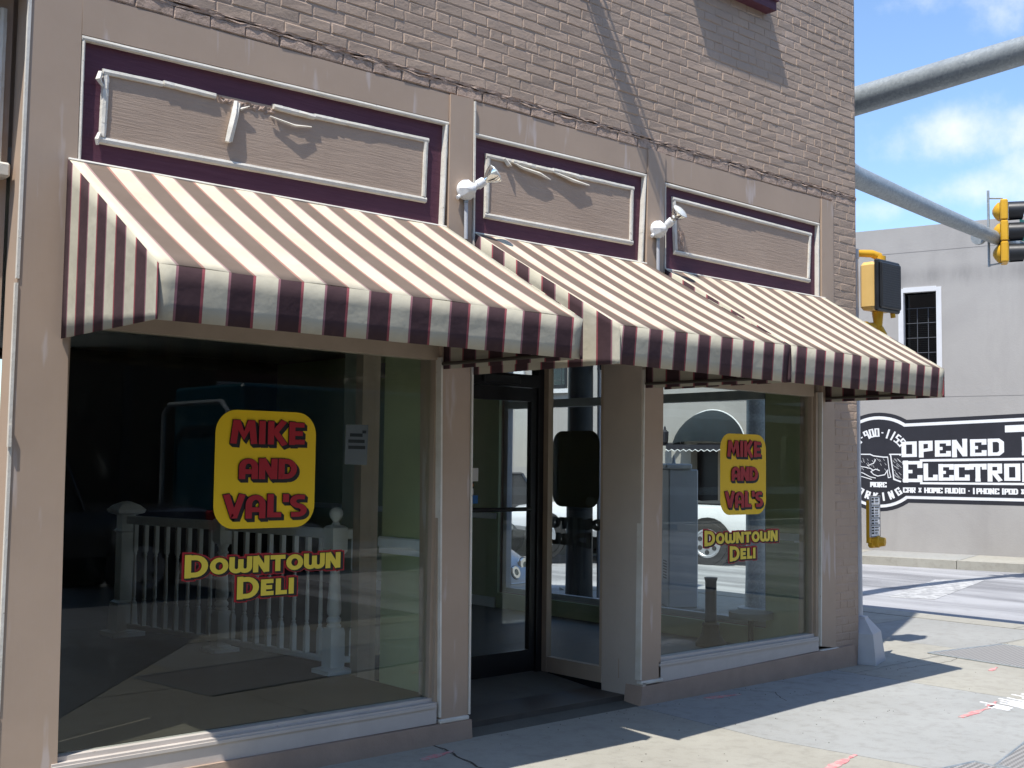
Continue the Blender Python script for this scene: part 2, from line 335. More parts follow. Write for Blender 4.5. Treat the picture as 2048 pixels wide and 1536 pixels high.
# ------------------------------------------------------------------ mesh helpers
LOCAL = set()          # empties whose parts are modelled in the empty's own coordinates
class MB:
    def __init__(s): s.v = []; s.f = []; s.m = []; s.uv = {}
    def add(s, vs, fs, mi=0):
        o = len(s.v); s.v += [tuple(p) for p in vs]
        for f in fs: s.f.append(tuple(o+i for i in f)); s.m.append(mi)
        return o
    def box(s, x0, x1, y0, y1, z0, z1, mi=0, M4=None, ch=0.0):
        if x0 > x1: x0, x1 = x1, x0
        if y0 > y1: y0, y1 = y1, y0
        if z0 > z1: z0, z1 = z1, z0
        if ch:
            c = min(ch, (x1-x0)*.45, (y1-y0)*.45, (z1-z0)*.45); vs = []
            for x, sx in ((x0, 1), (x1, -1)):
                for y, sy in ((y0, 1), (y1, -1)):
                    for z, sz in ((z0, 1), (z1, -1)):
                        vs += [(x, y+sy*c, z+sz*c), (x+sx*c, y, z+sz*c), (x+sx*c, y+sy*c, z)]
            def I(a, b, c_, k): return ((a*2+b)*2+c_)*3+k
            fs = [(I(0,0,0,0),I(0,0,1,0),I(0,1,1,0),I(0,1,0,0)), (I(1,0,0,0),I(1,1,0,0),I(1,1,1,0),I(1,0,1,0)),
                  (I(0,0,0,1),I(1,0,0,1),I(1,0,1,1),I(0,0,1,1)), (I(0,1,0,1),I(0,1,1,1),I(1,1,1,1),I(1,1,0,1)),
                  (I(0,0,0,2),I(0,1,0,2),I(1,1,0,2),I(1,0,0,2)), (I(0,0,1,2),I(1,0,1,2),I(1,1,1,2),I(0,1,1,2))]
            for b in (0, 1):
                for c_ in (0, 1):
                    fs.append((I(0,b,c_,1),I(1,b,c_,1),I(1,b,c_,2),I(0,b,c_,2)))
                    fs.append((I(b,0,c_,0),I(b,1,c_,0),I(b,1,c_,2),I(b,0,c_,2)))
                    fs.append((I(b,c_,0,0),I(b,c_,1,0),I(b,c_,1,1),I(b,c_,0,1)))
            for a in (0, 1):
                for b in (0, 1):
                    for c_ in (0, 1): fs.append((I(a,b,c_,0), I(a,b,c_,1), I(a,b,c_,2)))
        else:
            vs = [(x, y, z) for x in (x0, x1) for y in (y0, y1) for z in (z0, z1)]
            fs = [(0,1,3,2),(4,6,7,5),(0,4,5,1),(2,3,7,6),(0,2,6,4),(1,5,7,3)]
        if M4 is not None: vs = [tuple(M4 @ Vector(p)) for p in vs]
        s.add(vs, fs, mi)
    def prism(s, poly, fn, d0, d1, mi=0):
        """poly of 2D points; fn(u,v,d)->3D; from depth d0 to d1"""
        n = len(poly)
        vs = [fn(u, v, d0) for u, v in poly]+[fn(u, v, d1) for u, v in poly]
        fs = [tuple(range(n)), tuple(range(2*n-1, n-1, -1))]+[(i, n+i, n+(i+1) % n, (i+1) % n) for i in range(n)]
        s.add(vs, fs, mi)
    def fq(s, cs, y0, y1, mi=0):
        s.prism(cs, lambda u, v, d: (u, d, v), y0, y1, mi)
    def tube(s, pts, r, n=10, mi=0, cap=True):
        pts = [Vector(p) for p in pts]; rr = r if isinstance(r, (list, tuple)) else [r]*len(pts)
        rings = []; prev = None
        for i, p in enumerate(pts):
            t = (pts[min(i+1, len(pts)-1)]-pts[max(i-1, 0)]).normalized()
            if prev is None:
                a = Vector((0, 0, 1)) if abs(t.z) < .9 else Vector((1, 0, 0)); x = t.cross(a).normalized()
            else: x = (prev-t*prev.dot(t)).normalized()
            prev = x; y = t.cross(x)
            rings.append([p+(x*math.cos(2*math.pi*k/n)+y*math.sin(2*math.pi*k/n))*rr[i] for k in range(n)])
        o = len(s.v); s.v += [tuple(q) for ring in rings for q in ring]
        for i in range(len(rings)-1):
            for k in range(n):
                s.f.append((o+i*n+k, o+i*n+(k+1) % n, o+(i+1)*n+(k+1) % n, o+(i+1)*n+k)); s.m.append(mi)
        if cap:
            s.f.append(tuple(o+k for k in range(n-1, -1, -1))); s.m.append(mi)
            e = o+(len(rings)-1)*n; s.f.append(tuple(e+k for k in range(n))); s.m.append(mi)
    def lathe(s, prof, base, axis=(0, 0, 1), n=20, mi=0):
        """profile [(dist along axis, radius)]"""
        ax = Vector(axis).normalized(); base = Vector(base)
        a = Vector((1, 0, 0)) if abs(ax.x) < .9 else Vector((0, 1, 0)); x = ax.cross(a).normalized(); y = ax.cross(x)
        o = len(s.v)
        for d, r in prof:
            for k in range(n):
                th = 2*math.pi*k/n; s.v.append(tuple(base+ax*d+(x*math.cos(th)+y*math.sin(th))*max(r, 1e-4)))
        for i in range(len(prof)-1):
            for k in range(n):
                s.f.append((o+i*n+k, o+i*n+(k+1) % n, o+(i+1)*n+(k+1) % n, o+(i+1)*n+k)); s.m.append(mi)
        s.f.append(tuple(o+k for k in range(n-1, -1, -1))); s.m.append(mi)
        e = o+(len(prof)-1)*n; s.f.append(tuple(e+k for k in range(n))); s.m.append(mi)
    def sqlathe(s, prof, base, mi=0):
        """square section turned about z: [(z, half width)]"""
        o = len(s.v); bx, by, bz = base
        for z, h in prof: s.v += [(bx-h, by-h, bz+z), (bx+h, by-h, bz+z), (bx+h, by+h, bz+z), (bx-h, by+h, bz+z)]
        for i in range(len(prof)-1):
            for k in range(4): s.f.append((o+i*4+k, o+i*4+(k+1) % 4, o+(i+1)*4+(k+1) % 4, o+(i+1)*4+k)); s.m.append(mi)
        s.f.append((o+3, o+2, o+1, o)); s.m.append(mi)
        e = o+(len(prof)-1)*4; s.f.append((e, e+1, e+2, e+3)); s.m.append(mi)
    def xform(s, M4): s.v = [tuple(M4 @ Vector(p)) for p in s.v]
    def build(s, name, mats, parent=None, smooth=None, fix=True):
        me = bpy.data.meshes.new(name); me.from_pydata(s.v, [], s.f)
        if not isinstance(mats, (list, tuple)): mats = [mats]
        for m in mats: me.materials.append(m)
        for p, mi in zip(me.polygons, s.m): p.material_index = min(mi, len(mats)-1)
        if fix:
            bm = bmesh.new(); bm.from_mesh(me); bmesh.ops.recalc_face_normals(bm, faces=bm.faces); bm.to_mesh(me); bm.free()
        if smooth is not None:
            me.polygons.foreach_set('use_smooth', [True]*len(me.polygons))
            try: me.set_sharp_from_angle(angle=R(smooth))
            except Exception: pass
        o = bpy.data.objects.new(name, me); COL.objects.link(o)
        if parent is not None:
            o.parent = parent
            if parent.type == 'EMPTY' and parent.name not in LOCAL: o.matrix_parent_inverse = Matrix.Translation(-parent.location)
        return o
def empty(name, label, cat, group=None, loc=(0, 0, 0)):
    o = bpy.data.objects.new(name, None); COL.objects.link(o); o.empty_display_size = .2; o.location = loc
    tag(o, label, cat, group); return o
def tag(o, label=None, cat=None, group=None, kind=None):
    if label: o['label'] = label
    if cat: o['category'] = cat
    if group: o['group'] = group
    if kind: o['kind'] = kind
    return o
def box(name, mat, parent, *a, ch=0.0):
    b = MB(); b.box(*a, ch=ch); return b.build(name, mat, parent)
def holed(b, x0, x1, z0, z1, holes, y0, y1):
    """wall in XZ with rectangular holes (x0,x1,z0,z1) cut; built as butted boxes"""
    xs = sorted({x0, x1, *[h[0] for h in holes], *[h[1] for h in holes]})
    for a, c in zip(xs, xs[1:]):
        zz = [(z0, z1)]
        for h in holes:
            if h[0] <= a+1e-6 and h[1] >= c-1e-6:
                zz = [q for p in zz for q in ((p[0], min(p[1], h[2])), (max(p[0], h[3]), p[1])) if q[1]-q[0] > 1e-4]
        for p in zz: b.box(a, c, y0, y1, *p)
# --- stroke lettering
def arc(cx, cy, rx, ry, a0, a1, n=10): return [(cx+rx*math.cos(R(a0+(a1-a0)*i/n)), cy+ry*math.sin(R(a0+(a1-a0)*i/n))) for i in range(n+1)]
def ribbon(pts, t, closed=False):
    """2D polyline -> list of quads of width t with mitred joins"""
    P = []
    for p in pts:
        if not P or (Vector(p)-P[-1]).length > 1e-5: P.append(Vector(p))
    n = len(P); L = []; Rr = []
    for i in range(n):
        if closed: a, b = P[i]-P[i-1], P[(i+1) % n]-P[i]
        else:
            a = P[i]-P[i-1] if i else P[1]-P[0]; b = P[i+1]-P[i] if i < n-1 else P[-1]-P[-2]
        a.normalize(); b.normalize()
        na, nb = Vector((-a.y, a.x)), Vector((-b.y, b.x)); m = na+nb
        m = m/max(m.length_squared/2, .35) if m.length > 1e-6 else na
        L.append(P[i]+m*t/2); Rr.append(P[i]-m*t/2)
    rng = range(n if closed else n-1)
    return [(L[i], Rr[i], Rr[(i+1) % n], L[(i+1) % n]) for i in rng]
t_ = .15
GL = {  # width, strokes: letters of the rounded poster hand
 'M': (1.16, [[(.13, 0), (.24, .90), (.31, .90), (.58, .33), (.85, .90), (.92, .90), (1.03, 0)]]),
 'I': (.36, [[(.18, 0), (.18, 1)]]), 'K': (.92, [[(.17, 0), (.17, 1)], [(.76, 1.02), (.36, .54)], [(.32, .60), (.80, -.02)]]),
 'E': (.80, [[(.17, 0), (.17, 1)], [(.17, .87), (.73, .87)], [(.17, .5), (.66, .5)], [(.17, .13), (.75, .13)]]),
 'A': (.94, [[(.16, 0), (.16, .58)]+arc(.47, .58, .31, .29, 180, 0, 10)+[(.78, 0)], [(.16, .36), (.78, .36)]]),
 'N': (.94, [[(.16, 0), (.16, 1)], [(.18, .98), (.76, .02)], [(.78, 0), (.78, 1)]]),
 'D': (.96, [[(.17, 0), (.17, 1)], [(.17, .87), (.44, .87)]+arc(.44, .5, .37, .37, 80, -80, 10)+[(.44, .13), (.17, .13)]]),
 'V': (.92, [[(.10, 1), (.43, .12), (.49, .12), (.82, 1)]]), 'L': (.70, [[(.17, 1), (.17, .13), (.68, .13)]]),
 "'": (.30, [[(.15, 1.0), (.15, .66)]]),
 'S': (.78, [[(.72, .86), (.5, .87)]+arc(.40, .69, .25, .18, 90, 250, 8)+arc(.40, .31, .27, .18, 70, -90, 8)+[(.06, .13)]]),
 'O': (1.0, [arc(.5, .5, .35, .37, 0, 360, 20)[:-1]+['c']]), 'W': (1.24, [[(.14, 1), (.14, .35)]+arc(.38, .35, .24, .22, 180, 360, 8)+[(.62, .85)], [(.62, .35)]+arc(.86, .35, .24, .22, 180, 360, 8)+[(1.10, 1)]]),
 'T': (.86, [[(.0, .87), (.86, .87)], [(.43, 0), (.43, .87)]]),
}
BL = {  # blocky slab-serif hand for the mural
 'O': (.84, [[(.13, .11), (.13, .89), (.71, .89), (.71, .11), 'c']]), 'P': (.80, [[(.17, 0), (.17, 1)], [(.05, .90), (.66, .90), (.66, .46), (.2, .40)], [(.04, .07), (.30, .07)]]),
 'E': (.84, [[(.17, 0), (.17, 1)], [(.04, .90), (.76, .90), (.76, .66)], [(.17, .5), (.45, .5)], [(.04, .10), (.76, .10), (.76, .34)]]),
 'N': (.88, [[(.17, 0), (.17, 1)], [(.17, .95), (.70, .05)], [(.71, 0), (.71, 1)], [(.04, .05), (.30, .05)], [(.58, .95), (.84, .95)]]),
 'D': (.88, [[(.17, 0), (.17, 1)], [(.04, .90), (.58, .90), (.74, .76), (.74, .24), (.58, .10), (.04, .10)]]),
 'L': (.78, [[(.17, 0), (.17, 1)], [(.04, .95), (.30, .95)], [(.04, .10), (.70, .10), (.70, .36)]]),
 'C': (.82, [[(.72, .64), (.72, .89), (.14, .89), (.14, .11), (.72, .11), (.72, .36)]]),
 'T': (.84, [[(.08, .66), (.08, .90), (.76, .90), (.76, .66)], [(.42, 0), (.42, .9)], [(.28, .05), (.56, .05)]]),
 'R': (.86, [[(.17, 0), (.17, 1)], [(.04, .90), (.68, .90), (.68, .52), (.2, .50)], [(.36, .5), (.72, 0)], [(.04, .06), (.30, .06)]]),
 'I': (.42, [[(.21, 0), (.21, 1)], [(.05, .05), (.37, .05)], [(.05, .95), (.37, .95)]]),
 'S': (.80, [[(.70, .68), (.70, .89), (.14, .89), (.14, .5), (.70, .5), (.70, .11), (.14, .11), (.14, .32)]]),
 'A': (.84, [[(.13, 0), (.13, .89), (.71, .89), (.71, 0)], [(.13, .42), (.71, .42)]]),
 'M': (1.0, [[(.13, 0), (.13, .89), (.87, .89), (.87, 0)], [(.5, .3), (.5, .89)]]), 'H': (.84, [[(.13, 0), (.13, 1)], [(.71, 0), (.71, 1)], [(.13, .5), (.71, .5)]]),
 'U': (.84, [[(.13, 1), (.13, .11), (.71, .11), (.71, 1)]]), 'G': (.84, [[(.72, .66), (.72, .89), (.14, .89), (.14, .11), (.72, .11), (.72, .46), (.46, .46)]]),
 'K': (.84, [[(.15, 0), (.15, 1)], [(.72, 1), (.24, .5), (.74, 0)]]), '&': (.7, [[(.14, .1), (.5, .85), (.2, .85), (.55, .1)]]),
 '0': (.7, [[(.13, .11), (.13, .89), (.58, .89), (.58, .11), 'c']]), '1': (.36, [[(.2, 0), (.2, 1)]]), '5': (.74, [[(.66, .89), (.14, .89), (.14, .52), (.62, .52), (.62, .11), (.1, .11)]]),
 '6': (.74, [[(.62, .89), (.14, .89), (.14, .11), (.60, .11), (.60, .5), (.14, .5)]]),
 '7': (.7, [[(.06, .89), (.6, .89), (.3, 0)]]), '8': (.74, [[(.14, .11), (.14, .89), (.60, .89), (.60, .11), 'c'], [(.14, .5), (.6, .5)]]),
 '9': (.72, [[(.58, .5), (.14, .5), (.14, .89), (.58, .89), (.58, 0)]]), '-': (.4, [[(.06, .5), (.34, .5)]]), '.': (.4, [[(.12, .5), (.3, .5)]]),
}
def textwidth(s, font, gap): return sum(font[c][0]+gap if c != ' ' else .5 for c in s)-gap
def strokes(b, s, font, fn, x0, y0, w, h, thick, depth, mi=0, gap=.06, grow=0.0, dx=0, dy=0, bigfirst=1.0, an=1.5):
    """letters of string s into box x0..x0+w, height h; fn(u,v,depth)"""
    tw = textwidth(s, font, gap)+(font[s[0]][0]*(bigfirst-1) if bigfirst > 1 else 0)
    sx = w/tw; u = x0; k = 0
    for i, c in enumerate(s):
        if c == ' ': u += .5*sx; continue
        big = bigfirst if (i == 0 and bigfirst > 1) else 1.0
        gw, st = font[c]
        for pl in st:
            closed = pl[-1] == 'c'; pts = [p for p in pl if p != 'c']
            # keep stroke thickness even in real units: work in scaled space
            pp = [(u+px*sx*big+dx, y0+py*h*big-(h*(big-1)*.35 if big > 1 else 0)+dy) for px, py in pts]
            if grow and not closed:      # lengthen the free ends so that the outline shows past them
                a = Vector(pp[0])-Vector(pp[1]); e = Vector(pp[-1])-Vector(pp[-2])
                if a.length > 1e-6: pp[0] = tuple(Vector(pp[0])+a.normalized()*grow)
                if e.length > 1e-6: pp[-1] = tuple(Vector(pp[-1])+e.normalized()*grow)
            pp = [(px, py*an) for px, py in pp]
            for q in ribbon(pp, thick*(1.12 if big > 1 else 1)+2*grow, closed):
                q = [(p[0], p[1]/an) for p in q]
                k += 1
                d = depth+.00006*k
                b.add([fn(p[0], p[1], d) for p in q], [(0, 1, 2, 3)], mi)
        u += (gw*big+gap)*sx
def rrect(x0, x1, z0, z1, r, n=8):
    return (arc(x1-r, z1-r, r, r, 0, 90, n)+arc(x0+r, z1-r, r, r, 90, 180, n)+arc(x0+r, z0+r, r, r, 180, 270, n)+arc(x1-r, z0+r, r, r, 270, 360, n))

# ================================================================== GROUND
def slabs(name, polys, mats, z0=-.15, z1=0.0):
    b = MB()
    for poly, mi in polys: b.prism(poly, lambda u, v, d: (u, v, d), z0, z1, mi)
    o = b.build(name, mats); tag(o, kind='structure'); return o
G = .004
def rect(x0, x1, y0, y1): return [(x0+G, y0+G), (x1-G, y0+G), (x1-G, y1-G), (x0+G, y1-G)]
sw = []
xs = [-14, -11, -8, -5, -2, 1.2, 4.27, 6.05, 8.43, 10.35, 12.1]
mt = [0, 2, 0, 0, 2, 0, 0, 1, 0, 0]
for i in range(len(xs)-1):
    if i == 6:      # slab with a worn slanting joint in front of the door
        sw.append(([(4.27+G, -2.35), (6.13-G, -2.35), (5.98-G, -1.15), (6.05-G, -.33), (6.08-G, -G), (4.33+G, -G), (4.2+G, -.6)], 0)); 
        sw.append(([(4.27+G, -4.2), (6.13-G, -4.2), (6.13-G, -2.36), (4.27+G, -2.36)], 1)); continue
    if i == 7:
        sw.append(([(6.13+G, -2.35), (8.43-G, -2.35), (8.43-G, -G), (6.08+G, -G), (6.05+G, -.33), (5.98+G, -1.15)], 1))
        sw.append(([(6.13+G, -4.2), (8.43-G, -4.2), (8.43-G, -2.36), (6.13+G, -2.36)], 2)); continue
    if i == 5:
        sw.append(([(1.2+G, -2.35), (4.27-G, -2.35), (4.2-G, -.6), (4.33-G, -G), (1.2+G, -G)], 0)); sw.append((rect(1.2, 4.27, -4.2, -2.36), 0)); continue
    sw.append((rect(xs[i], xs[i+1], -2.35, -.22 if xs[i] > 8 else 0), mt[i])); sw.append((rect(xs[i], xs[i+1], -4.2, -2.36), (mt[i]+1) % 3))
sw.append(([(8.43+G, -.22+G), (12.1-G, -.22+G), (12.1-G, -.2), (8.86, -.2), (8.86, -G), (8.43+G, -G)], 0))
# side street pavement, with the kerb stepping in for the parking bay
for i, (y0, y1) in enumerate([(-.196, 1.3), (1.3, 2.9), (2.9, 4.6)]):
    for j, (x0, x1) in enumerate([(8.85, 10.35), (10.35, 12.1)]): sw.append((rect(x0, x1, y0, y1), (0, 2, 0)[(i+j) % 3]))
sw.append(([(8.85+G, 4.6+G), (12.0, 4.6+G), (10.9, 5.6), (9.15, 5.6), (8.85+G, 5.6)], 2))
slabs("sidewalk", sw, [M['tan'], M['pale'], M['gcon']], -.4)
kb = []
for k in range(13): kb.append((rect(-14+2.01*k, -14+2.01*(k+1), -4.6, -4.2), 0))
for k in range(4): kb.append((rect(12.1, 12.5, -4.2+2.2*k, -4.2+2.2*(k+1)), 0))
kb.append(([(12.1, 4.6+G), (12.5, 4.6+G), (11.1, 5.9), (10.9, 5.6)], 0))
slabs("kerb", kb, [M['tan']], -.4, .004)
b = MB(); b.box(-14, 12.3, -4.4, 4.6, -.16, -.012); tag(b.build("sidewalk_bed", M['joint']), kind='structure')
b = MB(); b.add([(-700, -700, -.42), (700, -700, -.42), (700, 700, -.42), (-700, 700, -.42)], [(0, 1, 2, 3)]); tag(b.build("ground", M['road2']), kind='structure')
b = MB(); gx = [8.6, 10, 11.5, 13, 15, 17, 19, 25]; gy = [-30, -5]+[k*1.2 for k in range(0, 16)]+[24, 60]
def roadz(x, y): t = max(0, min(1, (y-3.4-.8*max(0, x-10))/2.6)); return -.15-.17*t*t*(3-2*t)
b.add([(x, y, roadz(x, y)) for y in gy for x in gx], [(j*8+i, j*8+i+1, (j+1)*8+i+1, (j+1)*8+i) for j in range(len(gy)-1) for i in range(7)]); tag(b.build("side_street", M['road'], None, 60), kind='structure')
b = MB(); b.box(-60, 8.59, -16.5, -4.4, -.4, -.152); tag(b.build("main_street", M['road2']), kind='structure')
b = MB(); b.prism([(-14, -4.6), (5.3, -4.6), (2.95, -1.9), (2.2, -.9), (1.9, -.05), (-14, -.05)], lambda u, v, d: (u, v, d), .0005, .005)
tag(b.build("asphalt_apron", M['road2']), kind='structure')
b = MB(); b.prism([(15.03, 3.35), (17.97, 4.25), (18.6, 3.72), (15.25, 2.78)], lambda u, v, d: (u, v, d), -.15, -.145)
b.prism([(15.6, 1.2), (18.6, 2.1), (19.1, 1.5), (15.8, .6)], lambda u, v, d: (u, v, d), -.15, -.145)
tag(b.build("crosswalk_marking", M['roadw']), kind='structure')
b = MB()
for x in (-6, -1, 4, 9, 14): b.box(x, x+2.6, -10.6, -10.48, -.152, -.147)
tag(b.build("road_marking", M['roadw']), kind='structure')
# far pavement and kerb of the side street, parallel to the mural wall
TH = R(15); WD = Vector((-math.sin(TH), math.cos(TH), 0)); WN = Vector((math.cos(TH), math.sin(TH), 0)); WP = Vector((21.4, 7.43, 0))
def wpt(a, z, d=0.0): return tuple(WP+WD*a+Vector((0, 0, z))-WN*d)      # d: distance out towards the street
b = MB()
for k in range(-12, 14): b.prism([(k*2.0+.006, .0), (k*2.0+1.994, .0), (k*2.0+1.994, 1.62), (k*2.0+.006, 1.62)], lambda u, v, d: wpt(u, d, v), -.4, 0, (k % 3)//2)
tag(b.build("far_sidewalk", [M['tan'], M['gcon']]), kind='structure')
b = MB()
for k in range(-12, 14): b.prism([(k*2.0+.006, 1.63), (k*2.0+1.994, 1.63), (k*2.0+1.994, 1.80), (k*2.0+.006, 1.80)], lambda u, v, d: wpt(u, d, v), -.4, .005)
tag(b.build("far_kerb", M['tan']), kind='structure')

# survey paint on the pavement
def mark(name, polys, mat, label, cat, group=None):
    b = MB()
    for k, p in enumerate(polys): b.prism(p, lambda u, v, d: (u, v, d), .0005, .004+.0001*k)
    return tag(b.build(name, mat), label, cat, group)
def streak(x0, y0, x1, y1, wd):
    d = Vector((x1-x0, y1-y0)); n = Vector((-d.y, d.x)).normalized(); N = 9; L = []; Q = []
    for i in range(N):
        t = i/(N-1); p = Vector((x0, y0))+d*t; hw = wd*(.25+.75*math.sin(math.pi*min(1, t*1.2+.1))**.5 if t < .85 else .45)*random.uniform(.7, 1.2)/2
        L.append(tuple(p+n*hw)); Q.append(tuple(p-n*hw))
    return L+Q[::-1]
mark("spray_mark", [streak(5.64, -1.80, 6.05, -1.72, .07)], M['pink'], "pink spray stroke on the sidewalk nearest the bottom edge of the photo", "paint mark", "pink survey strokes on the sidewalk")
mark("spray_mark", [streak(7.50, -1.60, 7.98, -1.57, .06), streak(7.98, -1.56, 8.2, -1.50, .05)], M['pink'], "pink broken spray stroke just left of the white scribble on the sidewalk", "paint mark", "pink survey strokes on the sidewalk")
mark("spray_mark", [streak(9.42, -.86, 9.62, -.82, .05)], M['pink'], "short faint pink stroke beyond the shadow tip on the sidewalk", "paint mark", "pink survey strokes on the sidewalk")
mark("spray_mark", [streak(4.06, -.26, 4.32, -.21, .06)], M['pink'], "faint pink smudge in the shade under the left display window", "paint mark", "pink survey strokes on the sidewalk")
mark("spray_mark", [streak(6.66, -.14, 6.98, -.20, .06)], M['pink'], "faint pink smudge in the shade under the right display window", "paint mark", "pink survey strokes on the sidewalk")
sc = []
for k in range(10):
    x = 7.98+.075*k; y = -1.60+.05*math.sin(k*1.9); sc.append(streak(x, y-.10-.03*(k % 3), x+.05, y+.09+.03*(k % 2), .05))
    if k % 3 == 0: sc.append(streak(x-.03, y+.02, x+.12, y+.05, .04))
mark("spray_scribble", sc, M['spray'], "white spray paint scribble on the sidewalk at the right edge", "paint mark")
def crack(pts, wd=.007):
    b = MB(); L = []
    for (x0, y0), (x1, y1) in zip(pts, pts[1:]):
        n = max(2, int(math.hypot(x1-x0, y1-y0)/.05))
        for i in range(n): t = i/n; L.append((x0+(x1-x0)*t+random.uniform(-.012, .012), y0+(y1-y0)*t+random.uniform(-.012, .012)))
    L.append(pts[-1])
    for q in ribbon(L, wd): b.add([(p[0], p[1], .0012) for p in q], [(0, 1, 2, 3)])
    tag(b.build("sidewalk_crack", M['joint'], fix=False), kind='structure')
crack([(4.33, -.03), (4.27, -.3), (4.2, -.62), (4.26, -1.2)], .014); crack([(7.1, -.05), (7.25, -.3), (7.05, -.55)], .005); crack([(8.9, -.35), (9.6, -.42), (10.3, -.3)], .006)
def grit(n, x0, x1, y0, y1, seed):
    rr = random.Random(seed); b = MB()
    for k in range(n):
        x = rr.uniform(x0, x1); y = y0+(y1-y0)*rr.random()**2.2; r_ = rr.uniform(.002, .006); a = rr.random()*6.28
        p = [(x+r_*math.cos(a+q*2.09)*rr.uniform(.6, 1.4), y+r_*math.sin(a+q*2.09), .0008) for q in range(3)]+[(x, y, r_*.8)]
        b.add(p, [(0, 1, 2), (0, 1, 3), (1, 2, 3), (2, 0, 3)])
    return b
tag(grit(260, 4.6, 12, -.045, -1.6, 4).build("sidewalk_grit", M['joint']), "scattered dark grit and litter specks on the sidewalk", "grit", kind='stuff')
def quadplate(name, cs, mat, label, cat, h=.006):
    b = MB(); b.prism(cs, lambda u, v, d: (u, v, d), .0008, h)
    e = MB()
    for p, q in zip(cs, cs[1:]+cs[:1]): e.tube([(p[0], p[1], h), (q[0], q[1], h)], .007, 6)
    o = b.build(name, mat); tag(o, label, cat); e.build("rim", M['galv'], o); return o
quadplate("sidewalk_hatch", [(4.0, -1.92), (6.42, -2.24), (6.30, -3.2), (3.88, -2.9)], M['grate'], "steel tread plate hatch in the sidewalk, left of its twin, mirrored in left window", "hatch")
quadplate("sidewalk_hatch", [(6.44, -2.35), (7.6, -2.10), (7.5, -3.1), (6.32, -3.3)], M['grate'], "steel tread plate hatch at the bottom right corner of the sidewalk", "hatch")
quadplate("tactile_plate", [(9.85, -.08), (10.9, -.25), (10.8, -1.25), (9.75, -.98)], M['grate'], "grey dimpled ramp plate in the sidewalk beyond the signal pole base", "ramp plate")

# ================================================================== CORNER SHOP BUILDING
B = empty("corner_shop", "beige painted brick corner shop with striped awnings and large display windows", "building", loc=(5.4, 1, 0))
H = 9.8
# --- brickwork: every brick its own bevelled lump in one wall mesh
def bricks(b, x0, x1, z0, nrow, yf, rowh=.0678, skip=None, rough=1.0):
    for k in range(nrow):
        z = z0+k*rowh; head = (k % 7 == 5); L = .104 if head else .205
        x = x0-(.0 if k % 2 else L*.5)+random.uniform(-.03, .03)
        while x < x1:
            a = max(x, x0); c = min(x+L-.009, x1); x += L+random.uniform(-.004, .004); c = min(c+.004, x1)
            if c-a < .02: continue
            if skip and skip((a+c)/2, z): continue
            dz = random.uniform(-.0025, .0025)+.004*math.sin(a*1.7+k*.6); pr = random.uniform(.0012, .0036)*rough; i = .006
            zz0, zz1 = z+.0025+dz, z+rowh-.0035+dz; j = lambda: random.uniform(-.0022, .0022)
            if random.random() < .03: pr *= .2
            o = [(a, yf+.002, zz0), (c, yf+.002, zz0), (c, yf+.002, zz1), (a, yf+.002, zz1)]
            f = [(a+i+j(), yf-pr+j(), zz0+i+j()), (c-i+j(), yf-pr+j(), zz0+i+j()), (c-i+j(), yf-pr+j(), zz1-i+j()), (a+i+j(), yf-pr+j(), zz1-i+j())]
            b.add(o+f, [(4, 5, 6, 7), (0, 1, 5, 4), (1, 2, 6, 5), (2, 3, 7, 6), (3, 0, 4, 7)])
b = MB()
b.box(1.88, 8.845, -.002, .3, 3.955, 6.2); b.box(8.50, 8.845, -.002, .12, .13, 3.92)
holes_ = [(2.9, 3.935), (4.2, 3.935)]
bricks(b, 2.11, 8.85, 3.952, 33, -.004, skip=lambda x, z: (6.6 < x < 7.62 and z > 5.22) or (abs(x-8.42) < .05 and 4.02 < z < 4.06))
bricks(b, 8.50, 8.852, .14, 55, -.003, rough=.6, skip=lambda x, z: (8.5 < x < 8.6 and 3.74 < z < 3.78))
wall_ = b.build("brick_wall", M['brick'], B)
# upper storeys (out of frame) and the other walls
b = MB(); holed(b, 1.88, 8.845, 6.2, H, [(6.75, 7.55, 5.3, 7.1), (3.4, 4.3, 5.3, 7.1), (3.4, 4.3, 7.9, 9.2), (6.75, 7.6, 7.9, 9.2)], -.004, .3)
b.box(-6, 1.88, .16, .4, 3.9, H); b.box(-6, 8.845, .3, 10, H-.3, H)
b.build("upper_wall", M['brickfar'], B)
b = MB(); b.box(8.845, 8.86, .0, .3, .14, H)
def holedX(b, y0, y1, z0, z1, holes, x0, x1):
    t = MB(); holed(t, y0, y1, z0, z1, holes, x0, x1); b.v += []; b.add([(p[1], p[0], p[2]) for p in t.v], t.f)
holedX(b, .3, 10, .0, H, [(.81, 4.4, .22, 2.95), (1.2, 2.2, 5.3, 7.1), (4.2, 5.2, 5.3, 7.1)], 8.72, 8.86)
b.build("side_wall", M['brickfar'], B)
b = MB(); holed(b, -6, 8.86, 0, H, [(2.5, 5.3, .3, 2.9)], 10, 10.2); b.build("back_wall", M['brickfar'], B)  # opening cut for the added rear window, to let daylight in
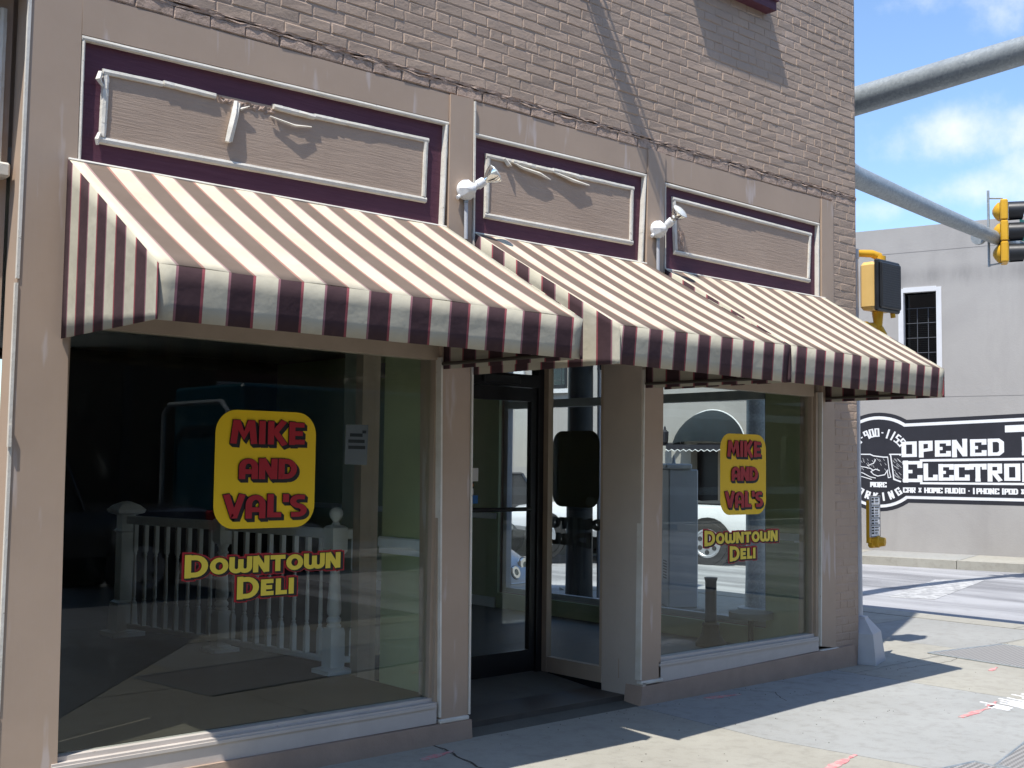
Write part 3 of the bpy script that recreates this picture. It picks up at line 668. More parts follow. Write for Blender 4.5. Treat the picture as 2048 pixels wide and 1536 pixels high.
# ragged course where an old cornice was torn off: broken strip + dark groove
def ragged(b, x0, x1, z0, z1, y, amp, n, ztop=.006):
    rows = 3; vs = []
    for i in range(n+1):
        x = x0+(x1-x0)*i/n; e = random.uniform(-1, 1)
        for r_ in range(rows+1):
            t = r_/rows; zz = z0+(z1-z0)*t+(random.uniform(-1, 1)*.008 if 0 < r_ < rows else (random.uniform(-ztop, ztop) if r_ == rows else random.uniform(-.010, .004)))
            vs.append((x, y-random.random()*amp*(.4 if r_ in (0,) else 1), zz))
        vs.append((x, y+.05, vs[-1][2]))
    m = rows+2; fs = [(i*m+r_, (i+1)*m+r_, (i+1)*m+r_+1, i*m+r_+1) for i in range(n) for r_ in range(m-1)]
    b.add(vs, fs)
b = MB(); bricks(b, 2.11, 8.85, 3.866, 1, -.001, .066, rough=1.6); ragged(b, 2.11, 8.86, 3.926, 3.937, -.003, .008, 150, .004); ragged(b, 2.11, 8.86, 3.946, 3.958, -.003, .008, 170, .003)
b.box(2.11, 8.85, .03, .3, 3.86, 3.96); b.box(2.11, 8.85, .004, .03, 3.86, 3.934)
b.build("broken_cornice", M['mortar'], B)
# upper window sill peeping in at the top
us = MB(); us.prism([(6.62, 5.225), (7.585, 5.225), (7.585, 5.30), (6.62, 5.30)], lambda u, v, d: (u, d, v), -.10, .02); us.box(6.6, 7.6, -.118, .02, 5.30, 5.34)
sill_u = us.build("window_sill", M['plum'], B); 
for (a, c, z0, z1) in [(6.75, 7.55, 5.34, 7.1), (3.4, 4.3, 5.3, 7.1), (3.4, 4.3, 7.9, 9.2), (6.75, 7.6, 7.9, 9.2)]:
    f = MB()
    for q in ((a, a+.07, z0, z1), (c-.07, c, z0, z1), (a+.07, c-.07, z1-.07, z1), (a+.07, c-.07, z0, z0+.07), (a+.07, c-.07, (z0+z1)/2-.03, (z0+z1)/2+.03)): f.box(q[0], q[1], .08, .14, q[2], q[3])
    fo = f.build("upper_window", M['plum'], B); box("pane", M['carglass'], fo, a+.07, c-.07, .10, .106, z0+.07, z1-.07)
# --- pilasters, fascia boards
def pil(cs, y0=0.0, y1=.2, name="pilaster"):
    b = MB(); b.fq(cs, y0, y1); return b.build(name, M['beige'], B)
pL = pil([(1.892, 4.6), (2.128, 4.6), (2.134, 3.0), (2.126, 2.1), (2.150, 0), (1.876, 0)], 0, .17)
b = MB()
prev = None
for (z0, z1, o) in [(4.6, 2.45, 0), (2.43, 1.75, .004), (1.72, .5, 0), (.48, 0, .002)]:
    xa = 1.892-.016*(4.6-z0)/4.6-.012-o; xb = 1.892-.016*(4.6-z1)/4.6-.012-o
    b.fq([(xa, z0), (xa+.014, z0), (xb+.014, z1), (xb, z1)], -.006, .012)
b.box(1.862, 1.876, -.02, .0, 1.68, 1.78); b.build("corner_bead", M['white'], pL)
pA = pil([(4.386, 3.866), (4.566, 3.874), (4.566, 3.0), (4.592, .128), (4.385, .137), (4.352, 2.33), (4.386, 3.0)], -.012, .2)
pB = pil([(6.184, 3.872), (6.366, 3.868), (6.346, 3.0), (6.352, 2.15), (6.332, .165), (6.128, .155), (6.160, 2.3), (6.168, 3.0)], -.012, .2)
pC = pil([(8.335, 3.86), (8.503, 3.858), (8.503, .17), (8.285, .2), (8.325, 2.2)], -.012, .2)
for p, xa, xb, zz in ((pA, 4.372, 4.592, .125), (pB, 6.118, 6.345, .150), (pC, 8.28, 8.525, .160)):
    b = MB(); b.box(xa, xb, -.03, .02, zz-.012, zz+.012, ch=.005); b.build("base_trim", M['white'], p)
for p, (xa, za), (xb, zb) in ((pA, (4.575, 3.86), (4.600, .14)), (pA, (4.346, 2.26), (4.378, .15)), (pB, (6.146, 2.3), (6.122, .17)), (pC, (8.318, 2.25), (8.282, .2))):
    b = MB(); b.fq([(xa-.006, za), (xa+.006, za), (xb+.006, zb), (xb-.006, zb)], -.020, .03); b.build("corner_bead", M['white'], p)
for cs in ([(2.134, 3.658), (4.382, 3.698), (4.386, 3.862), (2.13, 3.858)], [(4.566, 3.672), (6.176, 3.693), (6.184, 3.866), (4.566, 3.866)], [(6.366, 3.672), (8.312, 3.655), (8.335, 3.86), (6.366, 3.866)]):
    b = MB(); b.fq(cs, -.002, .2); b.build("fascia", M['beige'], B)
# --- sign panels
def bar2(b, p, q, wd, y0, y1, wob=0.0, n=1, side=1):
    P, Q = Vector(p), Vector(q); d = (Q-P); nn = Vector((-d.y, d.x)).normalized()*wd*side
    for i in range(n):
        a, c = P+d*(i/n), P+d*((i+1)/n); jit = lambda: random.uniform(-wob, wob)
        w0 = nn*(1+jit()*8); 
        vs = []
        for (pt, k) in ((a, 0), (c, 1)):
            for (off, y) in ((nn*0, y1), (nn*.18, y0+.003+abs(jit())), (nn*.6, y0+jit()), (nn*.95+nn.normalized()*jit(), y0+.004+abs(jit())), (nn, y1)):
                pp = pt+off+nn.normalized()*jit()*.5; vs.append((pp.x, y, pp.y))
        b.add(vs, [(0, 1, 6, 5), (1, 2, 7, 6), (2, 3, 8, 7), (3, 4, 9, 8), (0, 4, 3, 2, 1), (5, 6, 7, 8, 9)])
def sign_panel(outer, inner, peel):
    """outer, inner: corner points TL, TR, BR, BL (x,z)"""
    b = MB(); b.fq(outer, .026, .06); o = b.build("sign_panel", M['plum'], B)
    t = MB(); TL, TR, BR, BL = outer
    bar2(t, TL, TR, .026, -.006, .05, .0008, 12, -1); bar2(t, BL, BR, .030, -.012, .05, .0008, 12, 1)
    bar2(t, (TL[0], TL[1]-.026), (BL[0], BL[1]+.03), .018, -.004, .05, .0008, 6, 1); bar2(t, (TR[0], TR[1]-.026), (BR[0], BR[1]+.03), .026, -.010, .05, .0008, 6, -1)
    t.build("outer_trim", M['white'], o)
    TL, TR, BR, BL = inner
    g = MB(); g.fq([(TL[0]+.01, TL[1]-.01), (TR[0]-.01, TR[1]-.01), (BR[0]-.01, BR[1]+.01), (BL[0]+.01, BL[1]+.01)], .018, .04); g.build("plywood_board", M['ply'], o)
    t = MB()
    bar2(t, BL, BR, .036, .004, .03, .0009, 22, 1)
    bar2(t, (TL[0], TL[1]-.034), (BL[0], BL[1]+.036), .034, .004, .03, .0016 if peel == 1 else .0006, 9, 1)
    bar2(t, (TR[0], TR[1]-.034), (BR[0], BR[1]+.036), .034, .004, .03, .0006, 9, -1)
    def top(f0, f1, y, wob, n, dz=0.0, tilt=0.0, wd=.034):
        p = Vector(TL)+(Vector(TR)-Vector(TL))*f0; q = Vector(TL)+(Vector(TR)-Vector(TL))*f1
        bar2(t, (p.x, p.y+dz), (q.x, q.y+dz+tilt), wd, y, .03, wob, n, -1)
    if peel == 1:
        top(0, .155, .004, .0006, 5); top(.157, .30, .000, .0015, 5, .004, -.010)
        top(.47, .60, -.006, .0022, 5, .004, -.010); top(.60, .66, .000, .001, 3, 0, 0); top(.66, .80, .003, .0014, 6); top(.80, 1, .005, .0008, 8)
        # splinters: a hanging strip of the lost trim and torn ends
        for pts, rr, nn in (([(2.962, -.002, 3.512), (2.950, -.02, 3.44), (2.930, -.03, 3.36), (2.914, -.024, 3.285)], [.014, .02, .019, .015], 5),
            ([(2.980, -.004, 3.505), (2.962, -.026, 3.43), (2.934, -.028, 3.29)], [.009, .011, .007], 4), ([(2.985, -.01, 3.475), (3.035, -.03, 3.500)], [.008, .002], 4),
            ([(3.165, -.01, 3.475), (3.31, -.035, 3.452), (3.42, -.02, 3.468)], [.004, .007, .004], 4), ([(2.235, 0, 3.50), (2.222, -.02, 3.46), (2.245, -.012, 3.43)], [.012, .016, .006], 4),
            ([(2.24, -.01, 3.2), (2.226, -.02, 3.165), (2.23, -.01, 3.14)], [.01, .013, .008], 4)):
            s1 = MB(); s1.tube([(x, .009+y*.42, z) for x, y, z in pts], rr, nn); s1.build("loose_splinter", M['white'], o)
        d = MB(); ragged(d, 2.86, 3.20, 3.493, 3.520, .018, .012, 26); d.build("bare_strip", M['mortar'], o)
    elif peel == 2:
        top(0, .16, .004, .0008, 4); top(.16, .42, -.003, .003, 9, .0, -.004); top(.42, .62, -.004, .003, 7, .002, -.006); top(.62, .82, .002, .0016, 6); top(.82, 1, .005, .0008, 5)
        for pts, rr, nn in (([(4.90, -.008, 3.545), (4.99, -.018, 3.520), (5.14, -.02, 3.508), (5.24, -.014, 3.487)], [.004, .010, .012, .004], 5),
            ([(4.84, 0, 3.555), (4.87, -.02, 3.52), (4.90, -.01, 3.518)], [.012, .016, .004], 4), ([(5.26, -.01, 3.545), (5.45, -.022, 3.515), (5.60, -.015, 3.510)], [.006, .012, .005], 5)):
            s1 = MB(); s1.tube([(x, .006+y*.35, z) for x, y, z in pts], rr, nn); s1.build("loose_splinter", M['white'], o)
    else:
        top(0, .3, .003, .0012, 7); top(.3, .55, .001, .0015, 7); top(.55, 1, .004, .0008, 10)
        d = MB(); ragged(d, 6.52, 6.60, 3.20, 3.34, .016, .012, 12); d.build("bare_strip", M['mortar'], o)
    t.build("inner_trim", M['white'], o)
sign_panel([(2.134, 3.658), (4.382, 3.698), (4.362, 3.026), (2.134, 3.006)], [(2.246, 3.526), (4.242, 3.574), (4.232, 3.174), (2.24, 3.150)], 1)
sign_panel([(4.572, 3.674), (6.176, 3.692), (6.142, 3.030), (4.572, 3.010)], [(4.695, 3.567), (6.058, 3.585), (6.050, 3.163), (4.688, 3.153)], 2)
sign_panel([(6.372, 3.668), (8.312, 3.655), (8.306, 2.996), (6.372, 3.012)], [(6.473, 3.582), (8.218, 3.562), (8.193, 3.141), (6.494, 3.157)], 3)
# band of wall behind the awnings, between panels and windows
b = MB(); b.box(2.13, 8.33, .02, .2, 2.34, 3.03); b.build("awning_wall", M['beige'], B)
# --- display windows
def display(xl, xr, zb, zt, ztr, sill_l, sill_r, name="display_window"):
    g = MB(); g.fq([(xl, zb-.03), (xr, zb-.03), (xr, zt+.05), (xl, zt+.05)], .060, .066); fr = MB()
    # head board and jambs
    fr.fq([(xl-.02, zt), (xr+.03, zt-.012), (xr+.03, ztr+.03), (xl-.02, ztr+.04)], .018, .1)
    fr.fq([(xr, zb), (xr+.035, zb-.02), (xr+.06, zt+.02), (xr+.012, zt)], .03, .09); fr.fq([(xr+.022, zb-.05), (xr+.052, zb-.07), (xr+.064, zt+.03), (xr+.036, zt+.02)], .004, .06)
    fr.fq([(xl-.02, zb), (xl, zb), (xl+.004, zt), (xl-.016, zt)], .045, .1)
    fo = fr.build("window_frame", M['frame'], B)
    g.build("pane", M['glass'], fo)
    s = MB(); s.fq([(xl-.03, sill_l[0]), (xr+.03, sill_r[0]), (xr+.03, sill_r[1]), (xl-.03, sill_l[1])], -.012, .09)
    s.fq([(xl-.03, sill_l[1]), (xr+.02, sill_r[1]), (xr+.02, sill_r[1]+.022), (xl-.03, sill_l[1]+.022)], .022, .09)
    s.fq([(xl-.03, sill_l[1]-.028), (xr+.02, sill_r[1]-.028), (xr+.02, sill_r[1]-.012), (xl-.03, sill_l[1]-.012)], -.022, -.010)
    s.build("sill", M['sill'], fo); return fo
display(2.148, 4.325, .262, 2.258, 2.316, (.115, .232), (.118, .238))
display(6.345, 8.225, .285, 2.225, 2.30, (.128, .272), (.168, .278))
b = MB(); b.fq([(1.9, 0), (4.612, 0), (4.604, .112), (1.9, .118)], -.035, .12); b.build("plinth", M['plinth'], B)
b = MB(); b.fq([(6.10, 0), (8.78, 0), (8.74, .172), (6.12, .128)], -.035, .12); b.build("plinth", M['plinth'], B)
b = MB(); b.box(8.48, 8.84, -.004, .1, 0, .15); b.build("plinth", M['plinth'], B)
# --- recessed entry
b = MB(); b.prism([(0, .0), (1.02, .10), (1.02, -.1), (0, -.1)], lambda u, v, d: (d, u-.02, v), 4.60, 6.14); b.build("entry_slab", M['slab'], B)
b = MB(); b.box(4.46, 4.60, .15, .67, .0, 2.6); b.box(4.57, 4.598, .0, .15, .05, 2.6); b.build("entry_wall", M['entry'], B)
b = MB(); b.box(6.13, 6.33, .19, .36, .0, 2.6); b.box(6.128, 6.16, -.004, .19, .15, 2.6); b.box(6.128, 6.16, -.03, .2, .0, .15)
b.build("entry_wall", M['entry'], B)
s = MB(); s.box(6.125, 6.175, .36, .94, .10, .21); s.box(6.12, 6.17, .92, 1.0, .10, 2.6); s.box(6.125, 6.17, .36, .94, 2.42, 2.6); s.box(6.13, 6.165, .36, .385, .21, 2.42)
so = s.build("sidelight_frame", M['frame'], B); box("pane", M['glass2'], so, 6.148, 6.154, .385, .92, .21, 2.42)
b = MB(); b.box(6.140, 6.165, .36, .92, .0, .10); b.build("kick_board", M['black'], so)
s = MB(); s.box(4.46, 4.60, .67, 1.0, .05, .2); s.box(4.46, 4.60, .67, 1.0, 2.4, 2.6); s.box(4.46, 4.6, .96, 1.04, .2, 2.4); so = s.build("sidelight_frame", M['frame'], B); box("pane", M['glass2'], so, 4.55, 4.556, .67, .96, .2, 2.4)
D = MB()     # door leaf stiles and rails
DX0, DX1, DZ0, DZ1 = 5.16, 6.06, .105, 2.20
D.box(DX0, DX0+.07, .985, 1.03, DZ0, DZ1); D.box(DX1-.055, DX1, .985, 1.03, DZ0, DZ1); D.box(DX0+.07, DX1-.055, .985, 1.03, DZ0, DZ0+.16); D.box(DX0+.07, DX1-.055, .985, 1.03, DZ1-.10, DZ1)
do = D.build("door", M['black'], B)
box("pane", M['glass2'], do, DX0+.07, DX1-.055, 1.004, 1.010, DZ0+.16, DZ1-.10)
h = MB(); h.box(DX0+.07, DX1-.055, .955, .985, 1.285, 1.315, ch=.006); h.box(DX0+.1, DX0+.13, .93, .985, 1.0, 1.285); h.build("push_bar", M['black'], do)
c = MB(); c.box(5.5, 5.86, .94, .985, 2.22, 2.29, ch=.01); c.build("door_closer", M['blackm'], do)
f = MB(); f.box(DX1+.004, 6.128, .97, 1.05, .10, 2.6); f.box(4.60, DX1+.004, .97, 1.05, 2.205, 2.30); f.box(4.60, 5.15, .97, 1.05, .10, .2); f.box(5.08, 5.155, .97, 1.05, .2, 2.205); f.box(4.6, DX1, .97, 1.05, 2.55, 2.6)
fo = f.build("door_frame", M['black'], B)
box("transom_pane", M['glass2'], fo, 4.6, DX1, 1.0, 1.006, 2.30, 2.55); box("pane", M['glass2'], fo, 4.6, 5.08, 1.0, 1.006, .2, 2.205)
b = MB(); b.box(4.46, 6.34, .2, 1.06, 2.6, 2.7); b.build("entry_soffit", M['frame'], B)
# --- side windows on the corner street
s = MB()
for y in (.81, 2.42, 4.34): s.box(8.755, 8.83, y, y+.06, .22, 2.95)
for (a, c) in ((.87, 2.42), (2.48, 4.34)):
    s.box(8.76, 8.825, a, c, .22, .27); s.box(8.745, 8.83, a, c, 2.245, 2.33); s.box(8.76, 8.825, a, c, 2.88, 2.95)
so = s.build("side_window_frame", M['grey'], B)
for (a, c) in ((.87, 2.42), (2.48, 4.34)): box("pane", M['glass2'], so, 8.79, 8.796, a, c, .27, 2.88)
# --- interior
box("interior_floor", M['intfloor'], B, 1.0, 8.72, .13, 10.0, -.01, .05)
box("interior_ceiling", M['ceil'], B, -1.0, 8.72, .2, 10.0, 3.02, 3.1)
b = MB(); b.box(5.45, 8.70, 9.2, 9.3, .05, 3.02); b.build("interior_wall", M['intdark'], B); b = MB(); b.box(1.0, 1.1, .2, 10.0, .05, 3.02); b.build("party_wall", M['intdark'], B); b = MB(); [b.box(x, x+.06, 10.03, 10.1, .3, 2.9) for x in (2.5, 3.88, 5.24)]; b.box(2.56, 5.24, 10.03, 10.1, .3, .36); rw = b.build("added_window_frame", M['grey'], B); [box('pane', M['glass2'], rw, x, x+1.3, 10.05, 10.056, .3, 2.9) for x in (2.57, 3.94)]  # rear window is an unseen addition that brightens the interior and railing
g = MB(); g.box(4.43, 4.46, .14, .67, .05, 3.0); g.box(4.43, 4.46, .67, 1.04, 2.6, 3.0); gl_ = g.build("green_wall", M['green'], B); g = MB()
g.box(8.68, 8.715, 4.4, 9.2, .05, 3.0); g.box(8.68, 8.715, .14, .81, .05, 3.0); g.box(8.68, 8.715, .81, 4.4, .05, .215); g.box(8.68, 8.715, .81, 4.4, 2.96, 3.0)
g.box(8.55, 8.68, .14, .40, .05, 3.0)
gw = g.build("green_wall", M['green'], B)
m = MB(); m.box(4.405, 4.43, .16, .69, 1.095, 1.165, ch=.01); m.box(4.415, 4.43, .16, .68, 1.06, 1.097); m.build("chair_rail", M['balw'], gl_); m = MB()
m.box(8.655, 8.68, 4.42, 9.2, 1.02, 1.09, ch=.01); m.build("chair_rail", M['balw'], gw); box("baseboard", M['balw'], gw, 8.66, 8.68, 4.42, 9.2, .05, .16); box("chair_rail", M['balw'], gw, 8.52, 8.55, .14, .4, 1.0, 1.07); box("chair_rail", M['balw'], gw, 8.66, 8.68, .41, .80, 1.0, 1.06)
p = MB(); p.box(5.33, 5.50, 2.30, 2.48, .05, 3.0); p.build("interior_post", M['green2'], B)

# ================================================================== WINDOW SIGNS
def fac(y0): return lambda u, v, d: (u, y0-d, v)
def shop_sign(x0, x1, z0, z1, fn, label, group, mats=None):
    mats = mats or (M['yellow'], M['red'], M['ink'])
    root = empty("window_sign", label, "sign", group, loc=fn((x0+x1)/2, z0, 0))
    W_, H_ = x1-x0, z1-z0
    b = MB(); b.prism(rrect(x0, x1, z0, z1, .2*W_), fn, .0006, .002); b.build("panel", mats[0], root)
    rows = [("MIKE", .135, .885, .715, .20), ("AND", .225, .80, .418, .175), ("VAL'S", .09, .905, .085, .205)]
    for s_, a, c, zb, hh in rows:
        sh, ot, rd = MB(), MB(), MB()
        args = (s_, GL, fn, x0+a*W_, z0+zb*H_, (c-a)*W_, hh*H_, .064*H_*.95)
        for k in range(4): strokes(sh, *args, .0024+.00002*k+.0, grow=.004, dx=.0075*(k+1)*W_, dy=-.0062*(k+1)*H_, gap=.04)
        strokes(ot, *args, .0062, grow=.0036, gap=.04)
        strokes(rd, *args, .0090, gap=.04)
        o = rd.build("lettering", mats[1], root, fix=False); sh.add(ot.v, ot.f); sh.build("shadow_lettering", mats[2], root, fix=False)
    return root
def deli_letters(fn, xa, xb, za, xc, xd, zc, h, label, group, mats=None):
    mats = mats or (M['gold'], M['red'], M['ink'])
    root = empty("window_lettering", label, "lettering", group, loc=fn((xa+xb)/2, zc, 0))
    # slight fall of the baseline is real: the vinyl was put on a little crooked
    for s_, x0, x1, z0 in (("DOWNTOWN", xa, xb, za), ("DELI", xc, xd, zc)):
        a, b, c = MB(), MB(), MB()
        ar = (s_, GL, fn, x0, z0, x1-x0, h, h*.37)
        kw = dict(gap=.045, bigfirst=1.38, an=1.45)
        strokes(a, *ar, .0006, grow=.013, **kw); strokes(a, *ar, .0020, grow=.013, dx=.015, dy=-.004, **kw)
        for k in range(3): strokes(b, *ar, .0032+.0001*k, grow=.006, dx=.005*(k+1), dy=-.002*(k+1), **kw)
        strokes(c, *ar, .0062, **kw)
        c.build("letter_face", mats[0], root, fix=False); a.build("outline", mats[1], root, fix=False); b.build("letter_shadow", mats[2], root, fix=False)
GY = .0598
shop_sign(2.926, 3.532, 1.276, 1.897, fac(GY), "yellow MIKE AND VAL'S sign on the large left window in front of the white railing", "MIKE AND VAL'S signs")
shop_sign(7.082, 7.652, 1.269, 1.884, fac(GY), "yellow MIKE AND VAL'S sign on the right window under the last awning", "MIKE AND VAL'S signs")
deli_letters(fac(GY), 2.768, 3.705, 1.047, 3.065, 3.415, .922, .085, "red edged yellow DOWNTOWN DELI letters on the large left window", "DOWNTOWN DELI letters")
deli_letters(fac(GY), 6.885, 7.79, 1.056, 7.185, 7.51, .932, .083, "red edged yellow DOWNTOWN DELI letters on the right window", "DOWNTOWN DELI letters")
sidefn = lambda u, v, d: (8.797+d, u, v)
shop_sign(2.96, 3.655, 1.19, 1.99, sidefn, "rounded dark back of a sign on the side window, seen through the entry sidelight", "MIKE AND VAL'S signs", (M['vinylback'],)*3)
deli_letters(sidefn, 2.70, 4.03, .97, 3.05, 3.75, .80, .10, "dark backs of window letters below the rounded sign on the side window", "DOWNTOWN DELI letters", (M['ink'],)*3)
# notice on the inside of the left window, and card stickers on the door
b = MB(); b.fq([(3.735, 1.62), (3.885, 1.615), (3.89, 1.845), (3.738, 1.842)], .072, .0735)
n_ = b.build("paper_notice", paint("notice_paper", (.15, .15, .17), .7, .05, 4, 0)); tag(n_, "white paper notice stuck inside the left window beside the yellow sign", "notice")
t = MB()
for k, (a, c) in enumerate([(3.765, 3.85), (3.755, 3.865), (3.755, 3.87)]): t.box(a, c, .0700, .0718, 1.775-.035*k, 1.79-.035*k+.004)
t.box(3.85, 3.875, .0700, .0718, 1.795, 1.812)
t.build("notice_text", M['ink'], n_)
def ftext(s_, size, fn, x0, z0, width, depth, name, mat, parent, bold=.02):
    cu = bpy.data.curves.new("txt", 'FONT'); cu.body = s_; cu.size = 1.0; cu.offset = bold; cu.resolution_u = 3
    ob = bpy.data.objects.new("txt", cu); COL.objects.link(ob); bpy.context.view_layer.update()
    me = bpy.data.meshes.new_from_object(ob.evaluated_get(bpy.context.evaluated_depsgraph_get())); bpy.data.objects.remove(ob); bpy.data.curves.remove(cu)
    mx = max((v.co.x for v in me.vertices), default=1); mn = min((v.co.x for v in me.vertices), default=0); mz = max((v.co.y for v in me.vertices), default=1)
    b = MB(); b.v = [fn(x0+(v.co.x-mn)/(mx-mn)*width, z0+v.co.y/mz*size, depth) for v in me.vertices]
    b.f = [tuple(p.vertices) for p in me.polygons]; b.m = [0]*len(b.f); bpy.data.meshes.remove(me)
    if parent is None: return b
    return b.build(name, mat, parent, fix=False)
dfn = fac(1.003); WHT = paint("sticker_white", (.72, .72, .72), .5, .02, 3, 0)
def sticker(x0, x1, z0, z1, mat, label):
    b = MB(); b.box(x0, x1, 1.001, 1.003, z0, z1); return tag(b.build("card_sticker", mat), label, "sticker", "card stickers on the door glass")
s1 = sticker(5.34, 5.505, 1.505, 1.60, WHT, "white door sticker reading COVER with an orange corner, topmost on the glass")
ftext("DISCOVER", .026, dfn, 5.35, 1.562, .148, .0012, "sticker_text", M['ink'], s1)
b = MB(); b.prism([(5.42, 1.508), (5.503, 1.508), (5.503, 1.548)], dfn, .0008, .0016); b.build("orange_corner", paint("sticker_orange", (.75, .22, .03), .5, .02, 3, 0), s1)
s2 = sticker(5.40, 5.465, 1.455, 1.50, M['ink'], "black door sticker with a red and orange disc below the white one")
b = MB(); b.prism(arc(5.425, 1.478, .018, .018, 0, 350, 14), dfn, .0008, .0016); b.prism(arc(5.442, 1.478, .018, .018, 0, 350, 14), dfn, .0018, .0024); b.build("disc", paint("sticker_amber", (.75, .30, .03), .5, .02, 3, 0), s2)
s3 = sticker(5.37, 5.462, 1.41, 1.452, WHT, "small white door sticker with dark blue letters VISA")
ftext("VISA", .026, dfn, 5.378, 1.417, .078, .0012, "sticker_text", paint("sticker_navy", (.02, .03, .12), .5, .02, 3, 0), s3, .05)
s4 = sticker(5.36, 5.505, 1.345, 1.405, paint("sticker_blue", (.03, .15, .42), .5, .02, 3, 0), "blue door sticker, lowest on the glass above the push bar")
ftext("AMERICAN", .018, dfn, 5.367, 1.379, .13, .0012, "sticker_text", WHT, s4); ftext("EXPRESS", .018, dfn, 5.375, 1.354, .115, .0012, "sticker_text", WHT, s4)

# ================================================================== AWNINGS
def awning(xw0, xw1, F0, F1, phase, PER, label, zt0=3.045, zt1=3.045, left=True, right=True):
    """F0, F1: front corners (x, y, z bottom, z top)"""
    root = empty("awning", label, "awning", "striped awnings over the shop front", loc=((xw0+xw1)/2, 0, 2.2))
    xf0, xf1 = F0[0], F1[0]
    def sheet(name, P, nu, nv, uvf, sag=0.0):
        """grid between 4 corners P00,P10,P11,P01 with uv function"""
        vs = []; uvs = []
        for j in range(nv+1):
            for i in range(nu+1):
                a, c = i/nu, j/nv
                p = (Vector(P[0])*(1-a)+Vector(P[1])*a)*(1-c)+(Vector(P[3])*(1-a)+Vector(P[2])*a)*c
                q = p.copy()
                if sag:
                    q.z += -sag*math.sin(math.pi*c)*(1-.35*math.cos(a*6*math.pi))*(0.4 if i in (0, nu) else 1)+sag*.25*math.sin(a*23+c*4)
                vs.append(q); uvs.append(uvf(p, a, c))
        fs = [(j*(nu+1)+i, j*(nu+1)+i+1, (j+1)*(nu+1)+i+1, (j+1)*(nu+1)+i) for j in range(nv) for i in range(nu)]
        me = bpy.data.meshes.new(name); me.from_pydata([tuple(v) for v in vs], [], fs); me.materials.append(M['canvas' if name == 'canopy' else 'canvas2'])  # canopy canvas is lighter and browner than valance and side panels
        ul = me.uv_layers.new(name="UVMap")
        for l in me.loops: ul.data[l.index].uv = uvs[l.vertex_index]
        me.polygons.foreach_set('use_smooth', [True]*len(me.polygons))
        o = bpy.data.objects.new(name, me); COL.objects.link(o); o.parent = root; o.matrix_parent_inverse = Matrix.Translation(-root.location)
        so = o.modifiers.new("thick", 'SOLIDIFY'); so.thickness = .003; so.offset = 0
        return o
    ux = lambda x: (x-phase)/PER
    W = xf1-xf0
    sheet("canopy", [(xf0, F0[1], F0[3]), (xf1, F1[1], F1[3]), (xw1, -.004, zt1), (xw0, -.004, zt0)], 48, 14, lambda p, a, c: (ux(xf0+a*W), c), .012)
    sheet("valance", [(xf0, F0[1]+.02, F0[2]), (xf1, F1[1]+.02, F1[2]), (xf1, F1[1], F1[3]), (xf0, F0[1], F0[3])], 40, 3, lambda p, a, c: (ux(xf0+a*W), c), .0)
    for nm, xw, FF, zt, on in (("side_panel", xw0, F0, zt0, left), ("side_panel", xw1, F1, zt1, right)):
        if not on: continue
        sheet(nm, [(FF[0], FF[1], FF[2]), (xw, -.004, FF[2]), (xw, -.004, zt), (FF[0], FF[1], FF[3])], 24, 8, lambda p, a, c: ((p.y+.286)/.222, c))
    f = MB(); r_ = .012; i = .02
    a0 = Vector((xf0+i, F0[1]+.035, F0[2]+.03)); a1 = Vector((xf1-i, F1[1]+.035, F1[2]+.03)); t0 = Vector((xf0+i, F0[1]+.03, F0[3]-.03)); t1 = Vector((xf1-i, F1[1]+.03, F1[3]-.03))
    w0 = Vector((xw0+i, -.03, zt0-.05)); w1 = Vector((xw1-i, -.03, zt1-.05))
    f.tube([a0, a1], r_, 8); f.tube([t0, t1], r_, 8); f.tube([w0, w1], r_, 8)
    for k in range(4):
        q = k/3; f.tube([t0.lerp(t1, q), a0.lerp(a1, q)], r_*.9, 8); f.tube([t0.lerp(t1, q), w0.lerp(w1, q)], r_*.9, 8)
    for q in (0, 1): f.tube([a0.lerp(a1, q), Vector((w0.lerp(w1, q).x, -.03, F0[2]+.03))], r_*.9, 8)
    f.build("frame", M['darkpipe'], root, 40)
    e = MB(); e.tube([(xw0, -.012, zt0-.004), (xw1, -.012, zt1-.004)], .009, 6); e.build("top_batten", M['white'], root)
    return root
awning(2.088, 4.365, (2.058, -1.08, 2.190, 2.413), (4.419, -1.12, 2.190, 2.404), 2.142, .233, "brown and cream striped awning over the large left window", 3.045, 3.05)
awning(4.592, 6.165, (4.579, -1.24, 2.170, 2.374), (6.287, -1.12, 2.172, 2.406), 4.613, .230, "brown and cream striped awning over the recessed shop door, between the other two", 3.045, 3.05)
awning(6.372, 8.372, (6.300, -1.12, 2.172, 2.406), (8.320, -1.08, 2.172, 2.386), 6.374, .2205, "brown and cream striped awning over the right window at the building corner", 3.035, 3.035)

